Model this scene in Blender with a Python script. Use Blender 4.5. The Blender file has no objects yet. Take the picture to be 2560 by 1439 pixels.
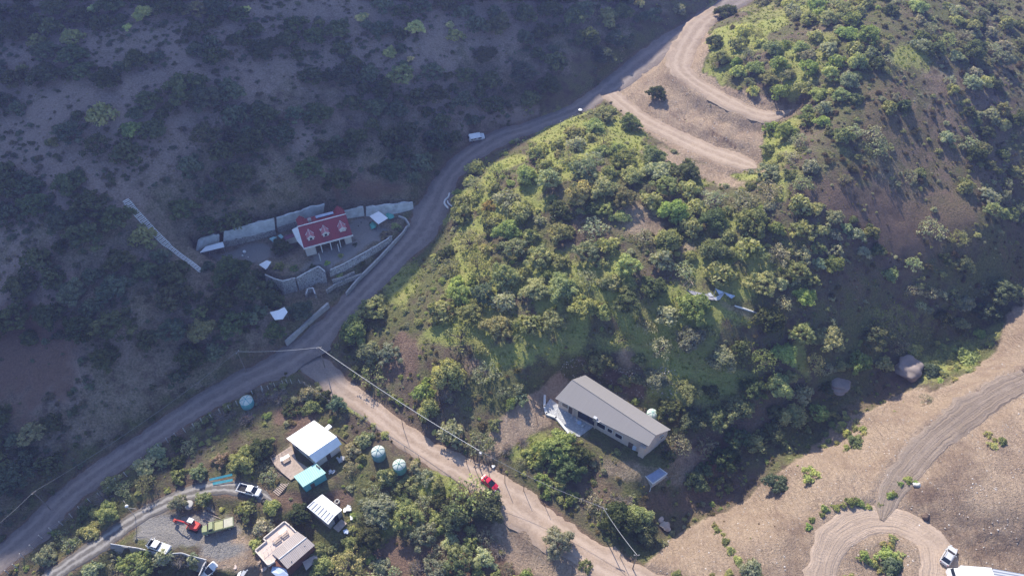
import bpy, bmesh, math, random
import numpy as np
from mathutils import Vector, Matrix
random.seed(7); rng = np.random.default_rng(7)
S = bpy.context.scene; COL = S.collection
R = math.radians
# ---------------------------------------------------------------- camera, sky, sun, exposure
CH = 151.0; FOC = 1900.0; PIT = R(48)
cp, sp_ = math.cos(PIT), math.sin(PIT)
cam = bpy.data.objects.new("camera", bpy.data.cameras.new("camera")); COL.objects.link(cam)
cam.location = (0, 0, CH); cam.rotation_euler = (R(90) - PIT, 0, 0)
cam.data.sensor_width = 36; cam.data.lens = 36 * FOC / 2560
cam.data.clip_start = 1; cam.data.clip_end = 3000
S.camera = cam
SUN_AZ = math.atan2(-0.36, 0.93)          # from +Y, towards -X
SUN_EL = R(40)
sdir = Vector((-0.361 * math.cos(SUN_EL), 0.9326 * math.cos(SUN_EL), math.sin(SUN_EL)))
w = bpy.data.worlds.new("World"); S.world = w; w.use_nodes = True
nt = w.node_tree; nt.nodes.clear()
sky = nt.nodes.new("ShaderNodeTexSky"); sky.sky_type = 'NISHITA'; sky.sun_disc = False
sky.sun_elevation = SUN_EL; sky.sun_rotation = SUN_AZ
sky.dust_density = 1.0; sky.ozone_density = 5.0
bg = nt.nodes.new("ShaderNodeBackground"); bg.inputs[1].default_value = 0.15
wo = nt.nodes.new("ShaderNodeOutputWorld")
nt.links.new(sky.outputs[0], bg.inputs[0]); nt.links.new(bg.outputs[0], wo.inputs[0])
sl = bpy.data.lights.new("sun", 'SUN'); sl.energy = 5.0; sl.angle = R(0.5); sl.color = (1.0, 0.92, 0.79)
so = bpy.data.objects.new("sun", sl); COL.objects.link(so); so.location = (-100, 260, 300)
so.rotation_euler = sdir.to_track_quat('Z', 'Y').to_euler()
S.view_settings.view_transform = 'Standard'; S.view_settings.look = 'None'
S.view_settings.gamma = 1; S.view_settings.exposure = 0.7
S.cycles.use_denoising = True
S.cycles.max_bounces = 5; S.cycles.diffuse_bounces = 2; S.cycles.transmission_bounces = 3; S.cycles.volume_bounces = 0
S.cycles.transparent_max_bounces = 6

# ---------------------------------------------------------------- projection helpers (real positions of what the photo shows)
def ray(px, py):
    dx = (px - 1280) / FOC; dy = (719.5 - py) / FOC
    return dx, cp + dy * sp_, -sp_ + dy * cp
def W(px, py, z):
    d = ray(px, py); t = (CH - z) / -d[2]
    return Vector((d[0] * t, d[1] * t, z))
def project(x, y, z):
    v = z - CH; dep = y * cp - v * sp_; u = y * sp_ + v * cp
    return 1280 + FOC * x / dep, 719.5 - FOC * u / dep

# ---------------------------------------------------------------- noise
def vnoise(x, y, seed=0):
    xi = np.floor(x).astype(np.int64); yi = np.floor(y).astype(np.int64)
    fx = x - xi; fy = y - yi; fx = fx * fx * (3 - 2 * fx); fy = fy * fy * (3 - 2 * fy)
    def h(a, b):
        n = (a * 374761393 + b * 668265263 + seed * 974711) & 0xffffffff
        n = ((n ^ (n >> 13)) * 1274126177) & 0xffffffff
        return ((n ^ (n >> 16)) & 0xffff) / 32767.5 - 1
    return (h(xi, yi) * (1 - fx) + h(xi + 1, yi) * fx) * (1 - fy) + (h(xi, yi + 1) * (1 - fx) + h(xi + 1, yi + 1) * fx) * fy
def fbm(x, y, sc, o=4, seed=0):
    r = 0; a = 1.0; t = 0
    for i in range(o):
        r = r + a * vnoise(x / sc + 17.3 * i, y / sc - 9.1 * i, seed + i); t += a; a *= 0.5; sc *= 0.5
    return r / t
def sstep(a, b, x):
    t = np.clip((x - a) / (b - a), 0, 1); return t * t * (3 - 2 * t)

# ---------------------------------------------------------------- terrain
CP = """0,0,48 0,200,40 0,400,31 0,700,20 0,900,12 0,1200,3 0,1400,-3
900,0,41 900,200,30 900,400,20 1300,0,38 1100,250,24 1200,100,32 1450,150,27 1550,50,30 1650,0,31
600,400,27 600,100,40 300,500,27 300,200,40 300,800,16 300,1000,8 100,1000,9 600,800,11 500,700,15 600,0,44 300,0,47
750,470,22 1000,460,18 450,560,19 760,850,8 650,880,6.5 1050,350,19
200,1200,-0.5 480,1020,3 700,900,5.5 800,850,6.5 900,720,8.5 1000,620,10.5 1060,560,12 1120,430,13.5 1190,370,15 1300,320,17 1500,230,21 1680,110,25.5 1850,0,28
120,1330,-3 350,1180,1.5 500,1100,2.5 640,1030,4 430,1190,1
400,1330,0 600,1220,1.5 250,1380,-1.5 350,1439,-5 470,1425,-5 560,1430,-3 650,1320,-.2
850,980,4.2 1000,1090,3 1150,1180,2 1300,1270,1.2 1450,1360,.6 1590,1439,.3 780,1120,2.5 860,1200,1.2 710,1390,-2 800,1300,-.6 950,1160,2.2 1000,1280,0 1100,1380,-1 1300,1410,-.5 900,1430,-3
1000,800,10 1050,750,11 1200,700,14 1250,450,20.5 1450,450,27 1180,520,16 1350,370,20.5 1420,330,22 1520,290,23.5
1300,600,18.5 1500,650,21 1700,500,26.5 1700,650,22.5 1050,900,8.5 1300,850,13 1550,800,16.5 1800,800,18.5 1950,800,17.5 1000,960,5.5 1150,1010,5.5 1250,980,7.5 1400,900,10.5
1700,950,10.5 1900,900,12.5 2000,950,8.5 1480,890,9.5 1620,930,9.5
1400,1000,5.5 1530,1040,4.5 1650,1130,3.5 1700,1080,5 1450,1180,2.5 1620,1220,2 1350,1100,3.5 1230,1120,3 1580,1280,.3
1560,250,22.5 1650,310,23.8 1880,410,26.6 1640,200,25.5 1700,170,28.6 1800,240,29.8 1950,290,30.8 1740,70,28.3 1720,300,25.9 1850,360,28 1850,200,32.8 1980,250,34 1760,100,31 1760,450,26
1900,500,29 2000,400,34 2100,300,38 2150,150,42 2000,650,24 2000,100,40 2300,0,45 1900,30,33 2050,450,33 1980,750,20
2300,200,39 2500,100,38 2560,300,31 2300,450,29 2500,600,20 2300,700,16 2150,850,10 2400,760,11
2560,720,6 2450,830,4 2350,900,2.5 2200,985,.5 2050,1090,-1.5 1850,1250,-4 1700,1330,-4.5 1640,1370,-3.5
2560,800,12 2400,950,8.5 2200,1050,7 2000,1180,5 1800,1340,2 1650,1425,.5 2560,950,14 2400,1100,12 2200,1200,10 2000,1300,7 1900,1420,5 2100,1400,8 2300,1350,10 2370,1400,10.5 2560,1200,15.5 2560,1400,14"""
pts = []
for tkn in CP.split():
    a = [float(v) for v in tkn.split(',')]; q = W(*a); pts.append((q.x, q.y, q.z))
pts += [(-160, 60, 5), (-60, 20, -6), (40, 20, 0), (120, 20, 12), (170, 60, 24), (190, 120, 32), (185, 180, 36), (170, 240, 40), (100, 280, 44),
        (-230, 60, 40), (-230, 200, 80), (-150, 300, 80), (0, 300, 50), (0, -60, 5), (-150, -60, 20), (150, -60, 25), (300, 0, 60), (300, 200, 70), (250, 330, 60), (-300, 0, 70)]
PT = np.array(pts)
def rbf_k(d2): return np.sqrt(d2 + 64.0)
_d2 = (PT[:, None, 0] - PT[None, :, 0]) ** 2 + (PT[:, None, 1] - PT[None, :, 1]) ** 2
_N = len(PT)
_A = np.zeros((_N + 3, _N + 3)); _A[:_N, :_N] = rbf_k(_d2) - np.eye(_N) * 0.35
_A[:_N, _N] = 1; _A[:_N, _N + 1:] = PT[:, :2]; _A[_N, :_N] = 1; _A[_N + 1:, :_N] = PT[:, :2].T
_sol = np.linalg.solve(_A, np.r_[PT[:, 2], 0, 0, 0])
def h_rbf(x, y):
    x = np.asarray(x, float).ravel(); y = np.asarray(y, float).ravel(); out = np.empty_like(x)
    for i in range(0, len(x), 20000):
        xs = x[i:i + 20000]; ys = y[i:i + 20000]
        k = rbf_k((xs[:, None] - PT[None, :, 0]) ** 2 + (ys[:, None] - PT[None, :, 1]) ** 2)
        out[i:i + 20000] = k @ _sol[:_N] + _sol[_N] + _sol[_N + 1] * xs + _sol[_N + 2] * ys
    return out
# the mountain beyond the frame whose shadow lies over the left half of the valley
EDGE = [(-60, 1500, -6), (100, 1439, -3), (330, 1330, -1), (560, 1145, 2.5), (735, 1062, 3.5), (868, 992, 4.2), (930, 900, 8), (985, 790, 10), (1070, 680, 12.5), (1150, 530, 15.5), (1190, 450, 18),
        (1300, 350, 20), (1420, 300, 22), (1530, 235, 22), (1640, 150, 26), (1760, 55, 28), (1850, 0, 28.5)]
CRY = 300.0
crest = []
for e in EDGE:
    q = W(*e); D = (CRY - q.y) / 0.9326
    crest.append((q.x - 0.361 * D, q.z + D * math.tan(SUN_EL)))
crest = sorted(crest)
crest = [(-700, crest[0][1]), ] + crest + [(crest[-1][0] + 45, 50), (900, 40)]
CX = np.array([c[0] for c in crest]); CZ = np.array([c[1] for c in crest])
def h_mtn(x, y):
    cz = np.interp(x, CX, CZ)
    d = np.abs(y - CRY)
    return cz - np.where(y < CRY, 1.45, 0.7) * d
# roads: centre line in photo pixels with ground height, half width in metres
def cat(pl, step=1.0):
    pl = [Vector(p) for p in pl]; out = []
    P = [pl[0] * 2 - pl[1]] + pl + [pl[-1] * 2 - pl[-2]]
    for i in range(1, len(P) - 2):
        n = max(2, int((P[i + 1] - P[i]).length / step))
        for k in range(n):
            t = k / n; a, b, c, d = P[i - 1], P[i], P[i + 1], P[i + 2]
            out.append(0.5 * ((2 * b) + (c - a) * t + (2 * a - 5 * b + 4 * c - d) * t * t + (3 * b - a - 3 * c + d) * t ** 3))
    out.append(pl[-1]); return out
ROADS = {
 'main_road': [(-70, 1452, -4, 3.0), (60, 1345, -2.6, 2.9), (200, 1215, -.8, 2.8), (340, 1118, 1, 2.8), (480, 1024, 2.8, 2.9), (600, 955, 4, 3.1), (700, 905, 5.3, 3.6), (775, 862, 6.2, 3.7), (850, 785, 7.2, 3.1), (920, 715, 8.4, 2.9), (985, 652, 9.6, 3.0), (1045, 585, 11.2, 4.2), (1082, 520, 12.3, 4.2), (1115, 450, 13.2, 3.0), (1165, 395, 14.4, 3.3), (1240, 348, 15.8, 3.4), (1340, 312, 17.6, 2.6), (1440, 272, 19.4, 2.6), (1530, 215, 21.6, 3.6), (1600, 160, 23.6, 4.2), (1680, 105, 25.6, 4.2), (1760, 52, 27, 4.0), (1850, -5, 28.3, 3.8), (1960, -70, 30, 3.8)],
 'side_road': [(745, 890, 5.3, 2.6), (795, 918, 5.05, 3.0), (850, 968, 4.4, 2.4), (930, 1025, 3.6, 2.3), (1005, 1085, 3, 2.4), (1090, 1140, 2.4, 2.7), (1170, 1180, 2, 3.1), (1250, 1228, 1.6, 3.4), (1330, 1285, 1.1, 3.8), (1410, 1345, .7, 3.4), (1490, 1400, .4, 3.3), (1570, 1440, .2, 3.4), (1680, 1500, 0, 3.4)],
 'lower_track': [(1525, 235, 21.6, 2.6), (1560, 262, 22.4, 2.6), (1610, 300, 23.2, 2.6), (1680, 335, 24.1, 2.7), (1760, 372, 25.1, 2.9), (1830, 398, 26, 3.4), (1872, 412, 26.5, 2.6), (1892, 420, 26.8, .3)],
 'upper_track': [(1800, 22, 28, 2.6), (1752, 60, 28.4, 2.9), (1715, 115, 28.5, 3.4), (1700, 165, 28.7, 3.2), (1730, 200, 29, 2.6), (1790, 237, 29.6, 2.5), (1860, 272, 30.1, 2.5), (1920, 290, 30.6, 2.4), (1960, 283, 31, 1.3), (1985, 272, 31.5, .2)],
 'driveway': [(90, 1475, -3.2, 1.8), (150, 1425, -2.4, 1.7), (240, 1365, -1.3, 1.7), (340, 1296, -.3, 1.7), (420, 1253, .6, 1.7), (480, 1230, 1.1, 1.7), (545, 1217, 1.4, 1.6), (610, 1222, 1.6, 1.6), (655, 1240, 1.6, 1.4), (680, 1252, 1.7, .3)],
 'loop_track': [(2050, 1480, 7, 2.6), (2062, 1400, 7.6, 2.6), (2095, 1335, 8.2, 2.7), (2165, 1300, 8.9, 2.8), (2245, 1303, 9.6, 2.8), (2310, 1335, 10, 2.8), (2345, 1380, 10.4, 2.9), (2340, 1480, 10.5, 2.8)],
 'muddy_track': [(2205, 1300, 9.3, .4), (2215, 1270, 9.5, 1.6), (2225, 1235, 9.8, 2.2), (2262, 1180, 10.4, 2.4), (2330, 1105, 11.2, 2.7), (2410, 1040, 12, 2.8), (2490, 985, 13, 2.6), (2575, 945, 14.2, 2.6)],
}
RP = {}
for k, L in ROADS.items():
    P4 = []
    for px, py, z, hw in L:
        q = W(px, py, z); P4.append((q.x, q.y, q.z, hw))
    a = cat([(p[0], p[1], p[2]) for p in P4], 1.0)
    # width interpolated along cumulative index
    key = np.array([[p[0], p[1]] for p in P4]); A = np.array([[v.x, v.y, v.z] for v in a])
    idx = [int(np.argmin(((A[:, :2] - kk) ** 2).sum(1))) for kk in key]
    hw = np.interp(np.arange(len(A)), idx, [p[3] for p in P4])
    zz = np.convolve(np.pad(A[:, 2], 4, mode='edge'), np.ones(9) / 9, 'valid')
    A[:, 2] = zz
    RP[k] = (A, hw)
# levelled pads: photo-pixel polygon at height z, softness in metres
PADS = [
 ([(492, 640), (545, 668), (640, 700), (700, 712), (770, 706), (830, 672), (900, 636), (985, 592), (1022, 562), (1035, 517), (930, 521), (870, 524), (812, 530), (700, 562), (600, 592), (550, 602), (492, 622)], 12.0, 1.0),
 ([(648, 700), (690, 714), (712, 724), (746, 717), (775, 704), (797, 690), (822, 696), (842, 724), (826, 760), (780, 790), (720, 800), (670, 770)], 8.7, 1.2),
 ([(822, 735), (872, 722), (865, 752), (835, 770), (810, 755)], 8.0, 3.0),
 ([(375, 1270), (470, 1240), (560, 1262), (640, 1300), (668, 1340), (640, 1400), (585, 1439), (540, 1420), (515, 1398), (430, 1385), (280, 1366), (300, 1320)], 0.0, 1.3),
 ([(284, 1384), (346, 1402), (405, 1420), (454, 1416), (478, 1428), (516, 1434), (524, 1500), (290, 1500)], -3.5, .8),
 ([(672, 1150), (735, 1110), (830, 1075), (880, 1120), (860, 1180), (800, 1235), (745, 1215), (690, 1185)], 2.4, 2.5),
 ([(650, 1395), (760, 1440), (850, 1400), (800, 1340), (700, 1330)], -1.2, 3),
 ([(770, 1300), (830, 1345), (880, 1300), (815, 1260)], 0.2, 2.5),
 ([(1350, 985), (1430, 950), (1520, 960), (1690, 1075), (1660, 1130), (1600, 1165), (1500, 1120), (1400, 1080)], 4.6, 5.0),
 ([(2330, 1375), (2420, 1360), (2600, 1420), (2600, 1500), (2330, 1480)], 10.5, 9.0),
]
def poly_sd(x, y, poly):
    d = np.full(x.shape, 1e9); inside = np.zeros(x.shape, bool); n = len(poly)
    for i in range(n):
        ax, ay = poly[i]; bx, by = poly[(i + 1) % n]; ex, ey = bx - ax, by - ay
        t = np.clip(((x - ax) * ex + (y - ay) * ey) / (ex * ex + ey * ey), 0, 1)
        d = np.minimum(d, np.hypot(x - ax - t * ex, y - ay - t * ey))
        c = ((ay > y) != (by > y)) & (x < (bx - ax) * (y - ay) / ((by - ay) or 1e-9) + ax)
        inside ^= c
    return np.where(inside, -d, d)
def road_d(x, y, k):
    A, hw = RP[k]; best = np.full(x.shape, 1e9); bz = np.zeros(x.shape)
    for i in range(0, len(A) - 1):
        ax, ay, az = A[i]; ex, ey = A[i + 1, 0] - ax, A[i + 1, 1] - ay
        m = (np.abs(x - ax) < 16) & (np.abs(y - ay) < 16)
        if not m.any(): continue
        xs, ys = x[m], y[m]
        t = np.clip(((xs - ax) * ex + (ys - ay) * ey) / (ex * ex + ey * ey + 1e-9), 0, 1)
        d = np.hypot(xs - ax - t * ex, ys - ay - t * ey) - hw[i]
        b = best[m]; z_ = bz[m]; u = d < b
        b[u] = d[u]; z_[u] = (az + t * (A[i + 1, 2] - az))[u]; best[m] = b; bz[m] = z_
    return best, bz
PADW = [([(W(a, b, z).x, W(a, b, z).y) for a, b in pl], z, s) for pl, z, s in PADS]
def height(x, y, full=False):
    x = np.atleast_1d(np.asarray(x, float)); y = np.atleast_1d(np.asarray(y, float))
    h = h_rbf(x, y)
    h = h + 0.55 * fbm(x, y, 9, 4, 3) + 0.9 * fbm(x, y, 30, 2, 9)
    rough = sstep(6, 18, x) * 0
    near = (x > -230) & (x < 230) & (y > 20) & (y < 320)
    for pl, z, s in PADW:
        sd = np.full(x.shape, 1e3)
        xs = np.array([p[0] for p in pl]); ys = np.array([p[1] for p in pl])
        m = (x > xs.min() - s - 1) & (x < xs.max() + s + 1) & (y > ys.min() - s - 1) & (y < ys.max() + s + 1)
        if m.any(): sd[m] = poly_sd(x[m], y[m], pl)
        wgt = 1 - sstep(0, s, sd)
        h = h * (1 - wgt) + (z + 0.04 * fbm(x, y, 2, 2, 5)) * wgt
    rd = {}; rz_ = {}
    for k in RP:
        d, z = road_d(x, y, k); rd[k] = d; rz_[k] = z
        wgt = 1 - sstep(0.0, 3.2, d)
        h = np.where(wgt > 0, h * (1 - wgt) + (z - 0.09) * wgt, h)
    for k in RP:
        d, z = rd[k], rz_[k]
        h = np.where(d < .3, np.minimum(h, z - .09), h)
    m = h_mtn(x, y) + 3 * fbm(x, y, 25, 3, 21) * sstep(215, 260, y) * (np.abs(y - CRY) > 12)
    h = np.maximum(h, m)
    return (h, rd) if full else h
def hz(x, y): return float(height([x], [y])[0])
def ground(px, py):
    """the point of the terrain seen at a photo pixel"""
    d = ray(px, py); t = np.arange(120, 330, 0.5); xs, ys, zs = d[0] * t, d[1] * t, CH + d[2] * t
    hh = GRID(xs, ys); i = int(np.argmax(zs < hh)); 
    if i == 0: i = len(t) - 1
    a, b = zs[i - 1] - hh[i - 1], hh[i] - zs[i]; f = a / (a + b + 1e-9)
    tt = t[i - 1] + 0.5 * f; x, y = d[0] * tt, d[1] * tt
    return Vector((x, y, float(GRID(np.array([x]), np.array([y]))[0])))
def stretch(a, b, s, far0, far1, g=1.35):
    c = list(np.arange(a, b + s / 2, s)); st = s; v = c[-1]
    while v < far1: st *= g; v += st; c.append(v)
    st = s; v = c[0]; l = []
    while v > far0: st *= g; v -= st; l.append(v)
    return np.array(l[::-1] + c)
GX = stretch(-165, 165, 0.8, -700, 700); GY = stretch(46, 252, 0.8, -250, 900)
XX, YY = np.meshgrid(GX, GY)
HH, RD = height(XX.ravel(), YY.ravel(), True); HH = HH.reshape(XX.shape)
def GRID(x, y):
    i = np.clip(np.searchsorted(GX, x) - 1, 0, len(GX) - 2); j = np.clip(np.searchsorted(GY, y) - 1, 0, len(GY) - 2)
    fx = (x - GX[i]) / (GX[i + 1] - GX[i]); fy = (y - GY[j]) / (GY[j + 1] - GY[j])
    return (HH[j, i] * (1 - fx) + HH[j, i + 1] * fx) * (1 - fy) + (HH[j + 1, i] * (1 - fx) + HH[j + 1, i + 1] * fx) * fy
def gz(x, y): return float(GRID(np.array([float(x)]), np.array([float(y)]))[0])

# ---------------------------------------------------------------- materials
def mat(name, rough=0.8, spec=0.3, metal=0.0):
    m = bpy.data.materials.new(name); m.use_nodes = True; b = m.node_tree.nodes['Principled BSDF']
    b.inputs['Roughness'].default_value = rough; b.inputs['Specular IOR Level'].default_value = spec
    b.inputs['Metallic'].default_value = metal
    return m, m.node_tree, b
class NB:
    def __init__(s, t): s.t = t; s.n = t.nodes; s.l = t.links
    def new(s, ty, **kw):
        n = s.n.new(ty)
        for k, v in kw.items(): setattr(n, k, v)
        return n
    def coord(s, o='Object'):
        return s.new("ShaderNodeTexCoord").outputs[o]
    def mapping(s, v, scale, rot=(0, 0, 0)):
        m = s.new("ShaderNodeMapping"); s.l.new(v, m.inputs[0]); m.inputs['Scale'].default_value = scale; m.inputs['Rotation'].default_value = rot; return m.outputs[0]
    def noise(s, v, sc, det=4, rough=0.55, dist=0):
        n = s.new("ShaderNodeTexNoise"); s.l.new(v, n.inputs['Vector']); n.inputs['Scale'].default_value = sc; n.inputs['Detail'].default_value = det
        n.inputs['Roughness'].default_value = rough; n.inputs['Distortion'].default_value = dist; return n.outputs['Fac']
    def vor(s, v, sc, feat='F1'):
        n = s.new("ShaderNodeTexVoronoi"); s.l.new(v, n.inputs['Vector']); n.inputs['Scale'].default_value = sc; n.feature = feat; return n.outputs['Distance']
    def ramp(s, f, a, b, c0=0.0, c1=1.0):
        n = s.new("ShaderNodeMapRange"); s.l.new(f, n.inputs[0]); n.inputs[1].default_value = a; n.inputs[2].default_value = b; n.inputs[3].default_value = c0; n.inputs[4].default_value = c1; return n.outputs[0]
    def mix(s, f, a, b, mode='MIX'):
        n = s.new("ShaderNodeMix", data_type='RGBA', blend_type=mode)
        if isinstance(f, (int, float)): n.inputs[0].default_value = f
        else: s.l.new(f, n.inputs[0])
        for i, v in ((6, a), (7, b)):
            if isinstance(v, tuple): n.inputs[i].default_value = (*v, 1)
            else: s.l.new(v, n.inputs[i])
        return n.outputs[2]
    def math(s, op, a, b=0.5):
        n = s.new("ShaderNodeMath", operation=op)
        for i, v in ((0, a), (1, b)):
            if isinstance(v, (int, float)): n.inputs[i].default_value = v
            else: s.l.new(v, n.inputs[i])
        return n.outputs[0]
    def attr(s, name, o='Fac'):
        n = s.new("ShaderNodeAttribute"); n.attribute_name = name; return n.outputs[o]
    def bump(s, h, st, dist, bsdf):
        n = s.new("ShaderNodeBump"); s.l.new(h, n.inputs['Height']); n.inputs['Strength'].default_value = st; n.inputs['Distance'].default_value = dist
        s.l.new(n.outputs[0], bsdf.inputs['Normal'])
MC = {}
def paint(name, col, rough=0.6, var=0.15, sc=1.5, dirt=None, spec=0.3, metal=0, bump=0.0, bsc=20):
    """a plain coloured surface with mottling and wear"""
    if name in MC: return MC[name]
    m, t, b = mat(name, rough, spec, metal); n = NB(t); c = n.coord()
    f = n.ramp(n.noise(c, sc, 5, 0.65), 0.3, 0.7)
    c0 = tuple(v * (1 - var) for v in col); c1 = tuple(min(1, v * (1 + var)) for v in col)
    o = n.mix(f, c0, c1)
    if dirt:
        o = n.mix(n.ramp(n.noise(c, sc * 0.6, 6, 0.7), 0.5, 0.75, 0, 0.7), o, dirt)
    n.l.new(o, b.inputs['Base Color'])
    if bump: n.bump(n.noise(c, bsc, 4), bump, 0.05, b)
    MC[name] = m; return m
def corrugated(name, col, period, dirt, rough=0.45, axis=0, depth=0.03, streak=0.35, metal=0.0):
    if name in MC: return MC[name]
    m, t, b = mat(name, rough, 0.4, metal); n = NB(t); c = n.coord()
    sx = n.new("ShaderNodeSeparateXYZ"); n.l.new(c, sx.inputs[0])
    wv = n.math('SINE', n.math('MULTIPLY', sx.outputs[axis], 2 * math.pi / period))
    sc = (6, .4, 1) if axis == 0 else (.4, 6, 1)
    st = n.ramp(n.noise(n.mapping(c, sc), 1.0, 5), 0.42, 0.72, 0, streak)
    o = n.mix(st, col, dirt)
    o = n.mix(n.ramp(wv, -1, -.5, .35, 0), o, dirt)
    cell = n.new('ShaderNodeTexWhiteNoise', noise_dimensions='2D'); fl = n.new('ShaderNodeVectorMath', operation='FLOOR'); n.l.new(n.mapping(c, (.9, .38, 1) if axis == 0 else (.38, .9, 1)), fl.inputs[0]); n.l.new(fl.outputs[0], cell.inputs['Vector'])
    o = n.mix(n.ramp(cell.outputs['Value'], 0, 1, 0, .38), o, dirt)
    n.l.new(o, b.inputs['Base Color']); n.bump(wv, 0.8, depth, b)
    MC[name] = m; return m

# terrain material
def terrain_mat():
    m, t, b = mat("hillside_ground", 0.95, 0.1); n = NB(t); c = n.coord()
    big = n.noise(c, 0.05, 4); mid = n.noise(c, 0.35, 5, 0.6); fine = n.noise(c, 2.2, 6, 0.7); micro = n.noise(c, 7, 4, 0.7)
    litter = n.mix(n.ramp(mid, .35, .65), (.12, .09, .065), (.26, .20, .145))
    dull = n.mix(n.ramp(fine, .35, .65), (.095, .105, .04), (.23, .225, .095))
    flo = n.mix(n.ramp(n.math('ADD', n.math('MULTIPLY', big, .6), n.math('MULTIPLY', mid, .5)), .46, .62), litter, dull)
    sp = n.ramp(n.vor(c, 1.6), 0.05, 0.3, 0.8, 0)
    flo = n.mix(n.math('MULTIPLY', sp, n.ramp(mid, .4, .6)), flo, (.035, .04, .02))
    def breakup(a, amt=.55):
        k = n.math('ADD', a, n.math('MULTIPLY', n.math('SUBTRACT', n.math('ADD', n.math('MULTIPLY', mid, .5), n.math('MULTIPLY', fine, .5)), .5), amt * 2.2))
        return n.ramp(k, .3, .72)
    tan = n.mix(n.ramp(fine, .3, .7), (.38, .275, .19), (.60, .46, .34))
    tan = n.mix(n.ramp(n.noise(c, .12, 6, .65, .6), .46, .66, 0, .6), tan, (.30, .21, .155))
    rill = n.noise(n.mapping(c, (.9, .16, .6), (0, 0, R(-38))), 1.6, 6, .7, .8)
    tan = n.mix(n.ramp(rill, .55, .72, 0, .45), tan, (.27, .195, .145))
    clod = n.mix(n.ramp(fine, .3, .7), (.19, .13, .095), (.34, .245, .185))
    clod = n.mix(n.ramp(rill, .45, .62, 0, .6), clod, (.13, .085, .065))
    st = n.ramp(n.vor(c, 2.6), .06, .16, 1, 0)
    tan = n.mix(n.math('MULTIPLY', st, n.ramp(mid, .5, .6)), tan, (.62, .53, .45))
    tan = n.mix(n.ramp(n.vor(n.mapping(c, (1, 1.7, 1), (0, 0, .5)), 1.3), .05, .14, .55, 0), tan, (.17, .12, .09))
    brn = n.mix(n.ramp(fine, .3, .7), (.17, .11, .08), (.30, .20, .145))
    brn = n.mix(n.math('MULTIPLY', st, .5), brn, (.4, .32, .26))
    grn = n.mix(n.ramp(fine, .3, .7), (.23, .27, .065), (.46, .46, .16))
    grn = n.mix(n.ramp(mid, .45, .65, 0, .7), grn, (.34, .31, .12))
    grv = n.mix(n.ramp(micro, .3, .7), (.24, .225, .21), (.42, .39, .36))
    lil = n.mix(n.ramp(fine, .3, .7), (.29, .22, .18), (.48, .375, .31))
    o = n.mix(breakup(n.attr('pale'), .6), flo, lil)
    o = n.mix(breakup(n.attr('brown')), o, brn)
    o = n.mix(breakup(n.attr('green'), .8), o, grn)
    o = n.mix(breakup(n.attr('tan'), .5), o, tan)
    o = n.mix(breakup(n.attr('dark'), .6), o, clod)
    o = n.mix(breakup(n.attr('gravel'), .3), o, grv)
    n.l.new(o, b.inputs['Base Color'])
    bh = n.math('ADD', n.math('MULTIPLY', fine, 1.0), n.math('MULTIPLY', micro, .35))
    bh = n.math('ADD', bh, n.math('MULTIPLY', n.math('MULTIPLY', rill, n.attr('tan')), 1.6))
    n.bump(bh, 1.0, 0.7, b)
    return m
_wx = None
def warp():
    global _wx
    if _wx is None:
        x = XX.ravel(); y = YY.ravel()
        _wx = (fbm(x, y, 7, 4, 61), fbm(x, y, 7, 4, 71), fbm(x, y, 2.2, 3, 81))
    return _wx
def blobs(name, L, base=None):
    """soft patches of soil / grass given at photo pixels (px,py,rx,ry,angle,strength) on the terrain"""
    x = XX.ravel(); y = YY.ravel(); z = HH.ravel()
    px, py = project(x, y, z); a = np.zeros(x.shape) if base is None else base.copy()
    w0, w1, w2 = warp()
    for q in L:
        bx, by, rx, ry = q[:4]; an = math.radians(q[4]) if len(q) > 4 else 0; st = q[5] if len(q) > 5 else 1
        dx, dy = px - bx, py - by
        u = (dx * math.cos(an) + dy * math.sin(an)) / rx; v = (-dx * math.sin(an) + dy * math.cos(an)) / ry
        m_ = (np.abs(u) < 2.4) & (np.abs(v) < 2.4)
        d = np.hypot(u[m_] + .6 * w0[m_], v[m_] + .6 * w1[m_]) + .45 * w2[m_]
        a[m_] = np.maximum(a[m_], st * (1 - sstep(.35, 1.45, d)))
    return a
def polyblob(L, base=None):
    x = XX.ravel(); y = YY.ravel(); px, py = project(x, y, HH.ravel())
    a = np.zeros(x.shape) if base is None else base.copy()
    vis = (px > -400) & (px < 2960) & (py > -300) & (py < 1800)
    for poly, soft, st in L:
        sd = np.full(x.shape, 1e3); sd[vis] = poly_sd(px[vis] + warp()[0][vis] * soft * 2, py[vis] + warp()[1][vis] * soft * 1.6, poly) + warp()[2][vis] * soft
        a = np.maximum(a, st * (1 - sstep(-soft, soft, sd)))
    return a
TAN = polyblob([
  ([(1585, 1439), (1690, 1335), (1830, 1270), (1960, 1165), (2100, 1060), (2260, 980), (2400, 945), (2500, 880), (2520, 790), (2570, 720), (3000, 600), (3000, 1800), (1500, 1800)], 10, 1),
  ([(1540, 240), (1620, 170), (1700, 90), (1770, 45), (1770, 110), (1755, 190), (1800, 215), (1900, 240), (1975, 260), (1950, 300), (1915, 320), (1900, 410), (1860, 435), (1800, 430), (1700, 385), (1620, 335), (1560, 290)], 9, 1),
  ([(1250, 1250), (1400, 1330), (1480, 1400), (1560, 1439), (1500, 1500), (1300, 1439), (1240, 1340)], 14, .66),
  ([(1320, 990), (1400, 930), (1440, 960), (1400, 1000), (1370, 1060), (1300, 1100), (1210, 1110), (1240, 1060)], 10, .8),
  ([(1640, 1170), (1720, 1110), (1760, 1130), (1720, 1190), (1690, 1240), (1500, 1190), (1490, 1140)], 12, .55),
  ([(680, 1150), (735, 1105), (745, 1180), (690, 1200)], 6, .6), ])
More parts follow.
